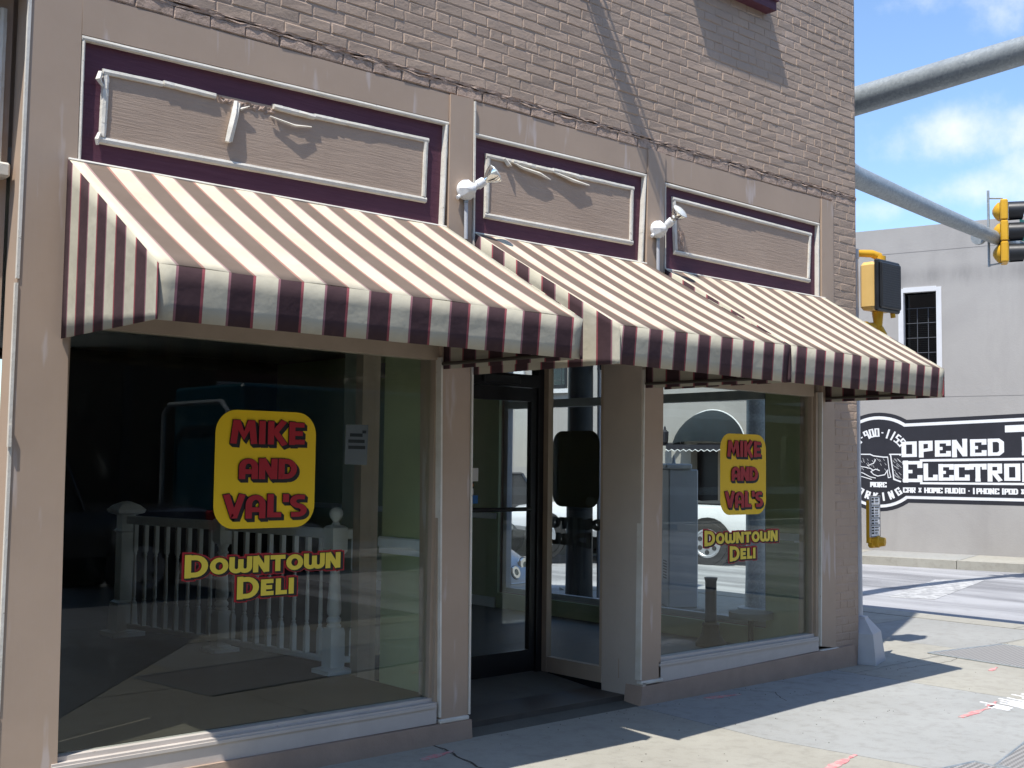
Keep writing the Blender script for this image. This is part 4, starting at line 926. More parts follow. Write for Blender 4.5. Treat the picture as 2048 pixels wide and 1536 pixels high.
# ================================================================== FLOODLIGHTS on the pilasters
def floodlight(x, z, aim, label, k=1.14):
    r0 = empty("floodlight", label, "floodlight", "floodlights above the awnings", loc=(x, -.02, z))
    y = -.045
    b = MB(); b.lathe([(0, .052*k), (.018, .056*k), (.028, .055*k)], (x, -.014, z), (0, -1, 0), 24); b.lathe([(0, .0545*k), (.012, .054*k), (.038, .036*k), (.062, .022*k), (.07, .012)], (x, -.043, z), (0, -1, 0), 8)
    b.lathe([(0, .011), (.03, .012), (.032, .006)], (x-.045, -.03, z-.04), (-.8, -.2, -.6), 10); b.build("junction_box", M['white2'], r0, 35)
    c = MB(); c.tube([(x+.004, -.03, z-.055), (x+.008, -.028, z-.30)], .0125, 10); c.build("conduit", M['grey'], r0, 40)
    d = MB(); d.lathe([(0, .0135), (.03, .0145), (.032, .011)], (x+.003, -.03, z-.048), (0, 0, -1), 10); d.build("conduit_collar", M['galv'], r0, 40)
    ax = Vector(aim).normalized(); p0 = Vector((x+.012, -.085, z+.005))
    s_ = MB(); s_.tube([(x, -.09, z), p0+ax*.02], .014, 8); s_.lathe([(0, .018), (.015, .021), (.03, .023), (.033, .029), (.045, .029), (.078, .028), (.083, .024)], p0, ax, 16); s_.build("lamp_holder", M['white2'], r0, 35)
    pb = p0+ax*.080
    l = MB(); l.lathe([(0, .020), (.02, .023), (.034, .036), (.055, .050), (.075, .059), (.083, .061)], pb, ax, 22); l.build("bulb", M['chrome'], r0, 50)
    g = MB(); g.lathe([(.083, .060), (.088, .0595), (.096, .045), (.101, .015)], pb, ax, 22); g.build("lens", M['lens'], r0, 50)
floodlight(4.500, 3.29, (.60, -.42, .52), "white floodlight between first and second sign panels, seen from its side")
floodlight(6.262, 3.300, (.10, -.78, .62), "white floodlight between second and third sign panels, showing its round face")
# a raking flag pole above the picture; its shadow lies across the brickwork
fp = empty("wall_bracket", "raking pole bracket high on the brick wall above the awnings", "bracket", loc=(5.22, 0, 5.62))
b = MB(); b.tube([(5.22, -.01, 5.50), (5.22, -.62, 6.33)], .05, 10); b.build("pole", M['grey'], fp, 40)
b = MB(); b.tube([(5.44, -.01, 5.32), (5.40, -.62, 6.2)], .010, 6); b.tube([(5.40, -.01, 5.03), (5.38, -.62, 5.9)], .008, 6); b.lathe([(0, .05), (.02, .05)], (5.22, 0, 5.46), (0, -1, 0)); b.build("stay", M['grey'], fp)

# ================================================================== BALUSTRADE inside the left window
bal = empty("balustrade", "white turned balustrade with three newel posts inside the left window", "railing", loc=(4.22, 2.3, .25))
Fz = 0.0
def turned(x, y, full, name="newel_post"):
    n = MB()
    n.sqlathe([(0, .115), (.03, .115), (.035, .10), (.045, .062), (.30, .062), (.335, .055)], (x, y, Fz))
    n.lathe([(.33, .05), (.35, .058), (.365, .045), (.38, .056), (.40, .056), (.42, .04), (.44, .052), (.47, .055), (.60, .046), (.76, .036), (.80, .036), (.815, .048), (.83, .036), (.85, .036), (.875, .05), (.89, .052)], (x, y, Fz), (0, 0, 1), 18)
    n.sqlathe([(.885, .05), (.91, .066), (1.085, .066), (1.10, .05), (1.105, .03)], (x, y, Fz))
    n.lathe([(1.10, .038), (1.115, .030), (1.13, .022), (1.14, .030), (1.165, .047), (1.19, .053), (1.215, .047), (1.235, .028), (1.243, .004)], (x, y, Fz), (0, 0, 1), 18)
    return n.build(name, M['balw'], bal, 40)
P1, P2, P3 = (5.02, 2.09), (4.85, 3.52), (4.585, 4.85)
turned(*P1, 1); turned(*P2, 1)
n = MB(); n.sqlathe([(0, .15), (.04, .15), (.05, .10), (.30, .088), (.32, .062), (.92, .062), (.94, .082), (.96, .062), (1.08, .062), (1.10, .12), (1.13, .13), (1.17, .09), (1.20, .03), (1.205, .005)], (P3[0], P3[1], Fz)); n.build("newel_post", M['balw'], bal, 30)
for a, c in ((P1, P2), (P2, P3), (P1, (5.22, 2.02))):
    A, Cc = Vector((*a, 0)), Vector((*c, 0)); d = (Cc-A).normalized(); nn = Vector((-d.y, d.x, 0))
    for nm, z0, z1, hw in (("handrail", 1.00, 1.075, .035), ("bottom_rail", .07, .115, .024)):
        b = MB(); L_ = (Cc-A).length; M4 = Matrix(((d.x, nn.x, 0, A.x), (d.y, nn.y, 0, A.y), (0, 0, 1, Fz), (0, 0, 0, 1)))
        b.box(.05, L_-.05 if L_ > .5 else L_, -hw, hw, z0, z1, M4=M4, ch=.008); b.build(nm, M['balw'], bal)
pb = MB(); pb.sqlathe([(.11, .019), (.30, .019), (.325, .013)], (0, 0, Fz)); pb.lathe([(.325, .014), (.34, .018), (.35, .012), (.37, .017), (.50, .016), (.72, .011), (.74, .016), (.75, .011)], (0, 0, Fz), (0, 0, 1), 10); pb.sqlathe([(.75, .012), (.775, .018), (1.0, .018)], (0, 0, Fz))
b0 = None
for a, c, n in ((P1, P2, 8), (P2, P3, 8), (P1, (5.30, 1.99), 1)):
    for k in range(n):
        t = (k+1)/(n+1) if n > 1 else .5; x = a[0]+(c[0]-a[0])*t; y = a[1]+(c[1]-a[1])*t
        if b0 is None: b0 = o = pb.build("baluster", M['balw'], bal, 40)
        else: o = b0.copy(); COL.objects.link(o)
        o.location = (x, y, 0)
KB = .873      # everything above was laid out at floor level; the railing stands on the raised display floor
for o in list(bal.children):
    if o.data.get('_k') is None:
        o.data['_k'] = 1
        if o.name.startswith('baluster'): o.data.transform(Matrix.Scale(KB, 4))
        else: o.data.transform(Matrix.Translation((0, -5.5*(1-KB), .25)) @ Matrix.Scale(KB, 4))
    if o.name.startswith('baluster'): o.location = (o.location.x*KB, o.location.y*KB-5.5*(1-KB), .25)
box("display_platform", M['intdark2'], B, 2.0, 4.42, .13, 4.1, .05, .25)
# things standing inside the right window
pt = empty("pedestal_stand", "dark cast iron pedestal with flared foot inside the right window", "pedestal", loc=(8.38, 1.18, .05))
b = MB(); b.lathe([(0, .135), (.03, .135), (.05, .12), (.10, .085), (.17, .072), (.19, .08), (.205, .066)], (8.38, 1.18, .05), (0, 0, 1), 20); b.build("foot", M['ink'], pt, 35)
b = MB(); b.lathe([(.205, .055), (.30, .05), (.56, .05), (.6, .06)], (8.38, 1.18, .05), (0, 0, 1), 20); b.build("column", M['ink'], pt, 35)
lt = empty("low_table", "low tan topped table on one dark leg inside the right window", "table", loc=(8.5, .85, .05))
b = MB(); b.lathe([(0, .19), (.055, .19)], (8.49, .83, .32), (0, 0, 1), 24); b.build("table_top", M['tan'], lt, 35)
b = MB(); b.lathe([(0, .10), (.02, .09), (.03, .025), (.27, .025)], (8.49, .83, .05), (0, 0, 1), 14); b.build("leg", M['blackm'], lt, 35)

# ================================================================== NEIGHBOURING SHOP at the left edge
nb = empty("neighbouring_shopfront", "sliver of the next shop front left of the wide beige pilaster", "building", loc=(0, .2, 0))
b = MB(); b.box(-6, 1.87, .175, .4, 0, 4.2); b.box(-6, 1.85, -.02, .17, 3.86, 4.3); b.build("bay_wall", M['beige'], nb)
b = MB(); b.box(-.5, 1.80, .160, .174, 3.05, 3.70); o_ = b.build("sign_panel", M['plum'], nb)
b = MB(); bar2(b, (1.838, 3.74), (1.838, 2.99), .04, .135, .175, .002, 12, -1); bar2(b, (-.5, 3.74), (1.80, 3.74), .035, .14, .175, .001, 10, -1); b.box(-.5, 1.86, .09, .175, 2.93, 3.0, ch=.01); b.build("trim", M['white'], o_)
b = MB(); b.box(-.5, 1.25, .150, .16, .5, 2.75); w_ = b.build("shop_window", M['carglass'], nb); b = MB(); b.box(1.25, 1.29, .12, .174, .5, 2.9); b.build("window_frame", M['beige'], w_)

# ================================================================== STREET FURNITURE
sp = empty("signal_mast", "tall galvanised signal mast with two long arms behind the shop corner", "signal mast", loc=(11.1, 2.66, 0))
b = MB(); b.lathe([(0, .24), (.05, .24), (.06, .16), (.4, .15), (3, .135), (6.1, .118), (6.12, .04)], (11.1, 2.66, 0), (0, 0, 1), 20); b.build("pole", M['galv'], sp, 40)
b = MB(); b.tube([(11.12, 2.5, 5.50), (11.17, 1.9, 5.60), (11.2, 1.47, 5.633), (11.2, -.42, 5.722), (11.2, -4, 5.86), (11.2, -9.5, 5.98)], [.17, .165, .158, .140, .11, .07], 18); b.build("mast_arm", M['galv'], sp, 40)
b = MB(); b.tube([(11.25, 2.67, 5.55), (12.4, 2.76, 5.56), (13.55, 2.9, 5.46), (15.5, 2.93, 5.33), (17.4, 2.9, 5.19), (20, 2.9, 5.08)], [.165, .155, .142, .122, .100, .07], 18); b.build("mast_arm", M['galv'], sp, 40)
# hanging signal head
th = empty("traffic_signal", "yellow three lamp traffic signal with black visors hung on the far mast arm", "traffic signal", loc=(17.55, 2.7, 4.8))
fd = Vector((.47, -.88, 0)).normalized(); sd = Vector((fd.y, -fd.x, 0))      # facing direction and its side
hc = Vector((17.52, 2.80, 0))
def hp(a, c, z): return hc+fd*a+sd*c+Vector((0, 0, z))
M4h = Matrix(((fd.x, sd.x, 0, hc.x), (fd.y, sd.y, 0, hc.y), (0, 0, 1, 0), (0, 0, 0, 1)))
b = MB()
for k in range(3):
    z = 4.81+.325*k; b.box(-.06, .05, -.165, .165, z-.02, z+.300, M4=M4h, ch=.02)
    b.lathe([(0, .15), (.03, .135), (.075, .08), (.10, .03)], hp(-.068, 0, z+.134), -fd, 14)
b.build("housing", M['sigy'], th, 35)
for k in range(3):
    z = 4.81+.325*k+.134; v = MB(); n = 18; r0, r1, L_ = .142, .138, .26
    for rr, off in ((.142, 0), (.132, 0)): pass
    vs = []; 
    for L2, rr in ((.06, .146), (.06+L_, .142), (.06+L_, .134), (.06, .136)):
        for i in range(n):
            a = R(-60+300*i/(n-1)); vs.append(hp(L2-(0.06*(1-math.sin(a))/2 if L2 > .1 else 0), rr*math.cos(a), z+rr*math.sin(a)))
    v.add(vs, [(j*n+i, j*n+i+1, ((j+1) % 4)*n+i+1, ((j+1) % 4)*n+i) for j in range(4) for i in range(n-1)])
    vo = v.build("visor", M['blackm'], th, 40)
    l = MB(); l.lathe([(0, .13), (.012, .12), (.02, .06)], hp(.062, 0, z), fd, 16); l.build("lamp_lens", paint("lens_%d" % k, [(.02, .20, .10), (.30, .18, .02), (.25, .02, .02)][k], .2, .03, 4, 0), vo, 40)
b = MB(); q = hp(-.17, .0, 0)
bx, by = q.x-.08, q.y+.02
b.tube([(bx, by, 4.74), (bx, by, 5.92)], .020, 8); b.tube([(bx, by, 4.76), hp(-.02, 0, 4.80)], .014, 6); b.tube([(bx, by, 5.80), hp(-.02, 0, 5.80)], .014, 6)
b.lathe([(0, .05), (.1, .05)], (bx-.02, by+.02, 5.25), (-1, .2, 0), 10); b.lathe([(0, .12), (.06, .12)], (bx-.14, by+.1, 5.2), (1, 0, -.05), 14); b.build("bracket", M['galv'], th, 40)
sg = MB(); sg.box(18.05, 19.4, 2.80, 2.806, 5.22, 5.56); so_ = sg.build("street_sign", paint("street_sign_green", (.005, .13, .09), .4, .05, 4, 0)); tag(so_, "green street name sign on the far mast arm behind the signal", "sign")
ftext("St.", .14, lambda u, v, d: (u, 2.80-d, v), 18.20, 5.33, .22, .003, "sign_text", M['mwhite'], so_)
# pedestrian signal on the corner
pp = empty("pedestrian_signal", "thin pole at the shop corner with yellow walk signal, push button sign and square base", "pedestrian signal", loc=(9.0, .09, 0))
b = MB(); b.sqlathe([(0, .172), (.02, .172), (.25, .145), (.36, .062), (.38, .055)], (8.99, .07, .0))
M4b = Matrix.Translation((8.99, .07, 0)) @ Matrix.Rotation(R(18), 4, 'Z') @ Matrix.Translation((-8.99, -.07, 0)); b.xform(M4b); b.build("pedestal_base", M['grey'], pp)
b = MB(); b.tube([(8.98, .09, .35), (8.965, .10, 3.46)], .050, 14); b.tube([(8.965, .10, 3.45), (8.965, .10, 3.53)], .056, 14); b.build("pole", M['grey'], pp, 40)
b = MB(); b.box(9.02, 9.365, -.075, .075, 3.00, 3.42, ch=.03); b.build("housing", M['sigp'], pp)
v = MB(); v.box(9.01, 9.38, -.118, -.077, 2.985, 3.435, ch=.012); v.box(9.03, 9.36, -.140, -.118, 3.01, 3.41, ch=.01); v.build("visor_frame", M['blackm'], pp)
b = MB(); b.box(9.045, 9.345, -.1435, -.1402, 3.025, 3.395); b.build("egg_crate_screen", M['egg'], pp)
b = MB(); b.tube([(8.965, .10, 3.50), (9.16, .03, 3.51), (9.22, .0, 3.49), (9.24, -.01, 3.43)], [.030, .034, .040, .034], 10); b.lathe([(0, .05), (.05, .05)], (9.23, -.01, 3.44), (0, 0, 1), 12)
b.build("bracket", M['sigy'], pp, 40); b = MB(); b.tube([(8.965, .10, 2.86), (9.18, .02, 2.87)], .035, 8); b.tube([(9.20, .0, 3.0), (9.21, .0, 2.82)], [.05, .03], 10); b.tube([(9.05, .05, 2.90), (9.05, .05, 2.76)], [.045, .03], 10); b.tube([(9.21, -.02, 2.86), (9.23, -.05, 2.79)], .025, 8); b.tube([(9.31, -.08, 3.0), (9.32, -.08, 2.95)], .022, 8)
b.build("bracket", M['sigy'], pp, 40)
b = MB(); b.box(8.99, 9.15, -.04, -.03, 1.05, 1.40); b.build("push_button_sign", M['mwhite'], pp)
s_ = MB()
for z in (1.395, 1.322, 1.212, 1.152, 1.054): s_.box(8.997, 9.143, -.0425, -.0405, z-.0025, z+.0025)
for x in (8.9985, 9.1415): s_.box(x-.0025, x+.0025, -.0425, -.0405, 1.056, 1.394)
random.seed(11)
for z0, z1 in ((1.33, 1.385), (1.222, 1.312), (1.164, 1.202), (1.066, 1.142)):
    z = z1
    while z > z0+.01:
        s_.box(9.012, 9.045, -.0425, -.0405, z-.018, z-.004); 
        s_.box(9.062, 9.062+random.uniform(.035, .068), -.0425, -.0405, z-.013, z-.006); z -= .024
s_.build("sign_marking", M['ink'], pp)
b = MB(); b.box(8.99, 9.02, -.03, .0, 1.0, 1.36); b.lathe([(0, .05), (.05, .052), (.06, .042), (.10, .036), (.105, .02)], (9.10, .0, 1.01), (.25, -1, 0), 14); b.box(9.05, 9.14, -.03, .03, .955, 1.045, ch=.015); b.build("push_button", M['sigy'], pp, 35)
# controller cabinet behind the corner windows
cb = empty("controller_cabinet", "tall grey metal cabinet on the side pavement seen through the right window", "cabinet", loc=(10.1, 2.85, 0))
M4c = Matrix.Translation((10.03, 2.90, 0)) @ Matrix.Rotation(R(-37), 4, 'Z')
b = MB(); b.box(-.19, .13, -.22, .22, .12, 1.60, M4=M4c, ch=.012); b.build("cabinet_body", M['grey'], cb)
b = MB(); b.box(-.23, .06, -.25, .2, 1.60, 1.66, M4=M4c, ch=.015); b.lathe([(0, .02), (.06, .012), (.1, .004)], M4c @ Vector((-.1, -.06, 1.66)), (0, 0, 1), 8); b.build("hood", M['grey'], cb)
b = MB()
for k in range(7): b.box(-.193, -.190, -.12, .05, .42+.03*k, .435+.03*k, M4=M4c)
b.box(-.196, -.190, .12, .14, .8, .95, M4=M4c); b.build("louvre", M['blackm'], cb)
b = MB(); b.box(-.24, .2, -.26, .26, 0, .118, M4=M4c, ch=.01); b.build("plinth", M['gcon'], cb)
# dark utility pole on the side pavement
up = empty("utility_pole", "thick dark pole on the side pavement seen through the entry sidelight", "pole", loc=(9.83, 4.27, 0))
b = MB(); b.lathe([(0, .165), (.3, .158), (9.5, .12)], (9.83, 4.27, 0), (0, 0, 1), 18); b.build("shaft", paint("dark_pole", (.03, .035, .035), .45, .15, 5, .1, 40), up, 40)
b = MB(); b.tube([(9.98, 4.10, .1), (9.98, 4.13, 6)], .022, 8); b.build("conduit", M['grey'], up, 40)
b = MB(); b.box(9.97, 10.02, 3.80, 4.14, 2.75, 4.1); bo = b.build("banner", paint("banner_grey", (.10, .11, .12), .8, .1, 4, 0), up)
b = MB()
for k in range(3):
    ring = ribbon([(3.96+.12*math.cos(a), 3.0+.33*k+.13*math.sin(a)) for a in [2*math.pi*i/16 for i in range(16)]], .018, True)
    for q in ring: b.add([(9.967, p[0], p[1]) for p in q], [(0, 1, 2, 3)])
b.build("banner_mark", M['mwhite'], bo)

# ================================================================== STUCCO BUILDING with the mural across the side street
sb = empty("stucco_building", "grey stucco building with a painted mural across the side street", "building", loc=wpt(0, 0))
HOL = [(-1.36, -.56, 3.4, 5.25), (7.2, 8.0, 3.45, 4.9), (2.95, 4.0, 0.0, 2.15), (5.75, 6.32, .75, 2.3)]
b = MB(); t = MB(); holed(t, -14, 26, -.2, 6.5, HOL, 0, -.4); b.add([wpt(p[0], p[2], p[1]) for p in t.v], t.f)
t = MB(); t.box(-14, 26, -.4, -12, -.2, 6.2); b.add([wpt(p[0], p[2], p[1]) for p in t.v], t.f); b.build("wall", M['stucco'], sb)
def wb(b, a0, a1, d0, d1, z0, z1, ch=0.0):
    t = MB(); t.box(a0, a1, d0, d1, z0, z1, ch=ch); b.add([wpt(p[0], p[2], p[1]) for p in t.v], t.f)
b = MB(); wb(b, -14, 26, .0, .003, 3.06, 3.068); wb(b, -14, 26, .0, .003, 5.98, 5.99); b.build("control_joint", paint("joint_shadow", (.27, .255, .24), .8, .1, 5, 0), sb)
WW = paint("window_white", (.66, .66, .66), .45, .04, 5, .05)
def wwin(a0, a1, z0, z1, fr=.08, blinds=True, white=True):
    b = MB(); 
    wb(b, a0-.02, a0+fr, -.12, .02, z0, z1); wb(b, a1-fr, a1+.02, -.12, .02, z0, z1); wb(b, a0+fr, a1-fr, -.12, .02, z1-fr, z1+.02); wb(b, a0+fr, a1-fr, -.12, .03, z0-.02, z0+.08)
    o = b.build("window_frame", WW if white else M['blackm'], sb)
    g = MB(); wb(g, a0+fr, a1-fr, -.24, -.23, z0+.08, z1-fr); g.build("pane", M['carglass'], o)
    m = MB()
    for k in (1, 2):
        a = a0+fr+(a1-a0-2*fr)*k/3; wb(m, a-.006, a+.006, -.229, -.222, z0+.08, z1-fr-.3)
    for k in range(1, 8):
        z = z1-fr-.30*k
        if z > z0+.1: wb(m, a0+fr, a1-fr, -.221, -.215, z-.006, z+.006)
    m.build("muntin", paint("muntin_grey", (.10, .105, .115), .5, .05, 4, 0), o)
    if blinds:
        k_ = MB(); z = z0+.1
        while z < z1-.5: wb(k_, a0+fr, a1-fr, -.34, -.30, z, z+.012); z += .04
        k_.build("blind", M['grey'], o)
    d = MB(); wb(d, a0, a1, -.40, -.39, z0, z1); d.build("dark_room", M['ink'], o)
    return o
wwin(-1.36, -.56, 3.4, 5.25); wwin(7.2, 8.0, 3.45, 4.9, .05, False, False); wwin(5.75, 6.32, .75, 2.3, .07, True)
b = MB(); wb(b, 7.1, 8.1, 0, .10, 3.33, 3.43); b.build("window_sill", WW, sb)
b = MB(); wb(b, 2.95, 4.0, -.35, -.34, 0, 2.15); do_ = b.build("door", M['black'], sb); b = MB(); wb(b, 3.40, 3.50, -.34, -.33, .2, 2.0); b.build("door_stile", M['frame'], do_)
b = MB(); wb(b, 8.35, 8.9, .0, .10, 3.55, 3.9, .01); b.build("meter_box", WW, sb)
# arched door canopy
ca = empty("arched_canopy", "dark green half round canopy over the door of the grey stucco building", "awning", loc=wpt(3.47, 2.0))
b = MB(); n = 18; cen = 3.47
vs = []
for j in range(7):
    t = j/6; d = .05+.75*math.sin(t*math.pi/2)
    for i in range(n+1):
        a = math.pi*i/n; s_ = math.cos(t*math.pi/2); rr = .76
        vs.append(wpt(cen+rr*math.cos(a), 2.08+rr*1.02*math.sin(a)*(.12+.88*s_) if True else 0, d*(.25+.75*math.sin(a)**.5 if 0 < i < n else .25)))
b.add(vs, [(j*(n+1)+i, j*(n+1)+i+1, (j+1)*(n+1)+i+1, (j+1)*(n+1)+i) for j in range(6) for i in range(n)]); b.build("canopy_fabric", paint("canopy_green", (.010, .016, .020), .95, .25, 3, .1, 40, stretch=(3, 3, .3)), ca, 50)
b = MB(); pts = [(cen-.76, 2.10)]+[(cen-.76+1.52*k/22, 1.96 if k % 2 else 2.0) for k in range(23)]+[(cen+.76, 2.10)]
b.prism(pts, lambda u, v, d: wpt(u, v, d), .78, .79); b.build("valance", M['mink'], ca)
b = MB(); b.tube([wpt(cen-.76+1.52*k/22, 1.955 if k % 2 else 1.995, .795) for k in range(23)], .010, 5); b.tube([wpt(cen+.77*math.cos(a), 2.08+.79*math.sin(a), .06) for a in [math.pi*i/20 for i in range(21)]], .016, 6); b.build("white_edging", M['mwhite'], ca)
# wall lantern
wl_ = empty("wall_lantern", "dark bracket lantern on the grey stucco wall beside the arched canopy", "lantern", loc=wpt(4.5, 2.15))
b = MB(); t0 = wpt(4.40, 2.10, .05); b.tube([wpt(4.2, 2.12, .02), wpt(4.62, 2.12, .3)], .035, 8); b.tube([wpt(4.18, 2.02, .02), wpt(4.2, 2.22, .02)], .04, 8); b.build("bracket", M['mink'], wl_, 40)
b = MB(); b.lathe([(0, .05), (.03, .075), (.25, .085), (.30, .03), (.36, .02), (.38, .005)], wpt(4.52, 2.14, .24), (0, 0, 1), 8); b.build("lamp_head", M['mink'], wl_)
# --- the mural, painted on the stucco in thin layers
mu = empty("wall_mural", "black and white painted wall sign lettered OPENED ELECTRONICS on the grey stucco wall", "mural", loc=wpt(-2, 1))
def mfn(u, v, d):        # u grows to the right as seen from the street
    k = .045*max(0, min(1, (v-.97)/1.66)); return wpt(-u, v+k*max(-.3, (u-.56)), d)
UR = 7.2; CX, CZ_ = .12, 1.78
def disc(r, d, name, mat):
    b = MB(); b.prism(arc(CX, CZ_, r, r, 0, 355, 56), mfn, d-.0008, d); return b.build(name, mat, mu)
def mrect(u0, u1, z0, z1, d, name, mat):
    b = MB(); b.prism([(u0, z0), (u1, z0), (u1, z1), (u0, z1)], mfn, d-.0008, d); return b.build(name, mat, mu)
disc(1.0, .002, "roundel", M['mink']); mrect(.3, UR, .97, 2.61, .004, "backdrop", M['mink'])
disc(.925, .006, "roundel_border", M['mwhite']); mrect(.3, UR-.06, 1.045, 2.535, .008, "border", M['mwhite'])
disc(.862, .010, "roundel", M['mink']); mrect(.3, UR-.12, 1.105, 2.475, .012, "backdrop", M['mink'])
b = MB()
strokes(b, "OPENED", BL, mfn, .575, 1.865, 1.93, .315, .090, .0135); strokes(b, "L", BL, mfn, 2.80, 1.865, .30, .315, .090, .0135)
strokes(b, "ELECTRONICS", BL, mfn, .575, 1.405, 3.28, .320, .088, .0135, bigfirst=1.36, gap=.05)
strokes(b, "CAR & HOME AUDIO - I", BL, mfn, .60, 1.165, 1.36, .105, .032, .0135); strokes(b, "PHONE IPOD & PC REPAIR", BL, mfn, 1.985, 1.165, 1.58, .105, .032, .0135)
b.build("lettering", M['mwhite'], mu, fix=False)
b = MB()
for (u0, u1, z0, z1) in ((.93, UR-.3, 1.775, 1.822), (.93, UR-.3, 1.335, 1.375), (2.52, 3.4, 2.285, 2.41)): b.prism([(u0, z0), (u1, z0), (u1, z1), (u0, z1)], mfn, .0122, .0130)
b.build("white_bar", M['mwhite'], mu)
b = MB()
def arctext(s_, r, a0, a1, h, thick, out=True, font=BL):
    n = len(s_)
    for i, c in enumerate(s_):
        if c == ' ': continue
        a = R(a0+(a1-a0)*i/max(1, n-1))
        def f2(u, v, d, a=a):
            # u across the letter (-.5..), v up from the baseline circle
            if out: return mfn(CX+(r+v)*math.sin(a)+u*math.cos(a), CZ_+(r+v)*math.cos(a)-u*math.sin(a), d)
            return mfn(CX+(r-v)*math.sin(a)+u*math.cos(a), CZ_-(r-v)*math.cos(a)+u*math.sin(a), d)
        wd = h*.58*font[c][0]/.8; strokes(b, c, font, f2, -wd/2, 0, wd, h, thick, .0135)
arctext("678-900-1155", .50, -66, 50, .19, .036); 
b.build("roundel_lettering", M['mwhite'], mu, fix=False); b = MB(); arctext("PARKING", .79, -44, 33, .16, .040, False); b.build("roundel_lettering", M['mwhite'], mu, fix=False); b = MB()
strokes(b, "MORE", BL, mfn, -.05, 1.265, .32, .105, .032, .0135); b.build("roundel_lettering", M['mwhite'], mu, fix=False)
# emblem: a clenched fist in a sleeve, drawn in white line
b = MB()
def line(pts, wd, closed=False, d=.0135):
    for i, q in enumerate(ribbon(pts, wd, closed)): b.add([mfn(p[0], p[1], d+.00005*i) for p in q], [(0, 1, 2, 3)])
line([(-.55, 1.86), (-.30, 1.93), (-.05, 1.93), (.02, 1.90), (.22, 1.875), (.30, 1.875)], .022); line([(.30, 1.885), (.33, 1.60), (.36, 1.47), (.31, 1.46), (.29, 1.60)], .016); line([(.36, 1.92), (.40, 1.60), (.42, 1.42)], .024)
line([(.33, 1.93), (.56, 1.925), (.54, 1.90)], .024); line([(.42, 1.43), (.56, 1.38)], .03); line([(.30, 1.62), (.24, 1.52), (.10, 1.49), (.02, 1.52), (-.04, 1.58)], .018)
line([(-.04, 1.58), (.06, 1.63), (.14, 1.60)], .016); line([(-.10, 1.70), (.02, 1.75), (.06, 1.83)], .016); line([(-.16, 1.67), (-.04, 1.64), (.02, 1.60)], .016); line([(-.40, 1.60), (-.20, 1.55), (-.05, 1.47), (.06, 1.45)], .016)
line([(-.45, 1.52), (-.2, 1.47), (-.02, 1.42)], .016); line([(-.5, 1.72), (-.3, 1.68), (-.16, 1.67)], .016)
random.seed(5)
for k in range(26):
    u = .40+random.random()*.13; v = 1.44+random.random()*.42; line([(u, v), (u+.05, v-.05)], .005, d=.0139)
for k in range(30):
    u = -.3+random.random()*.55; v = 1.64+random.random()*.22; line([(u, v), (u+.03, v-.045)], .005, d=.0139)
b.build("fist_emblem", M['mwhite'], mu, fix=False)

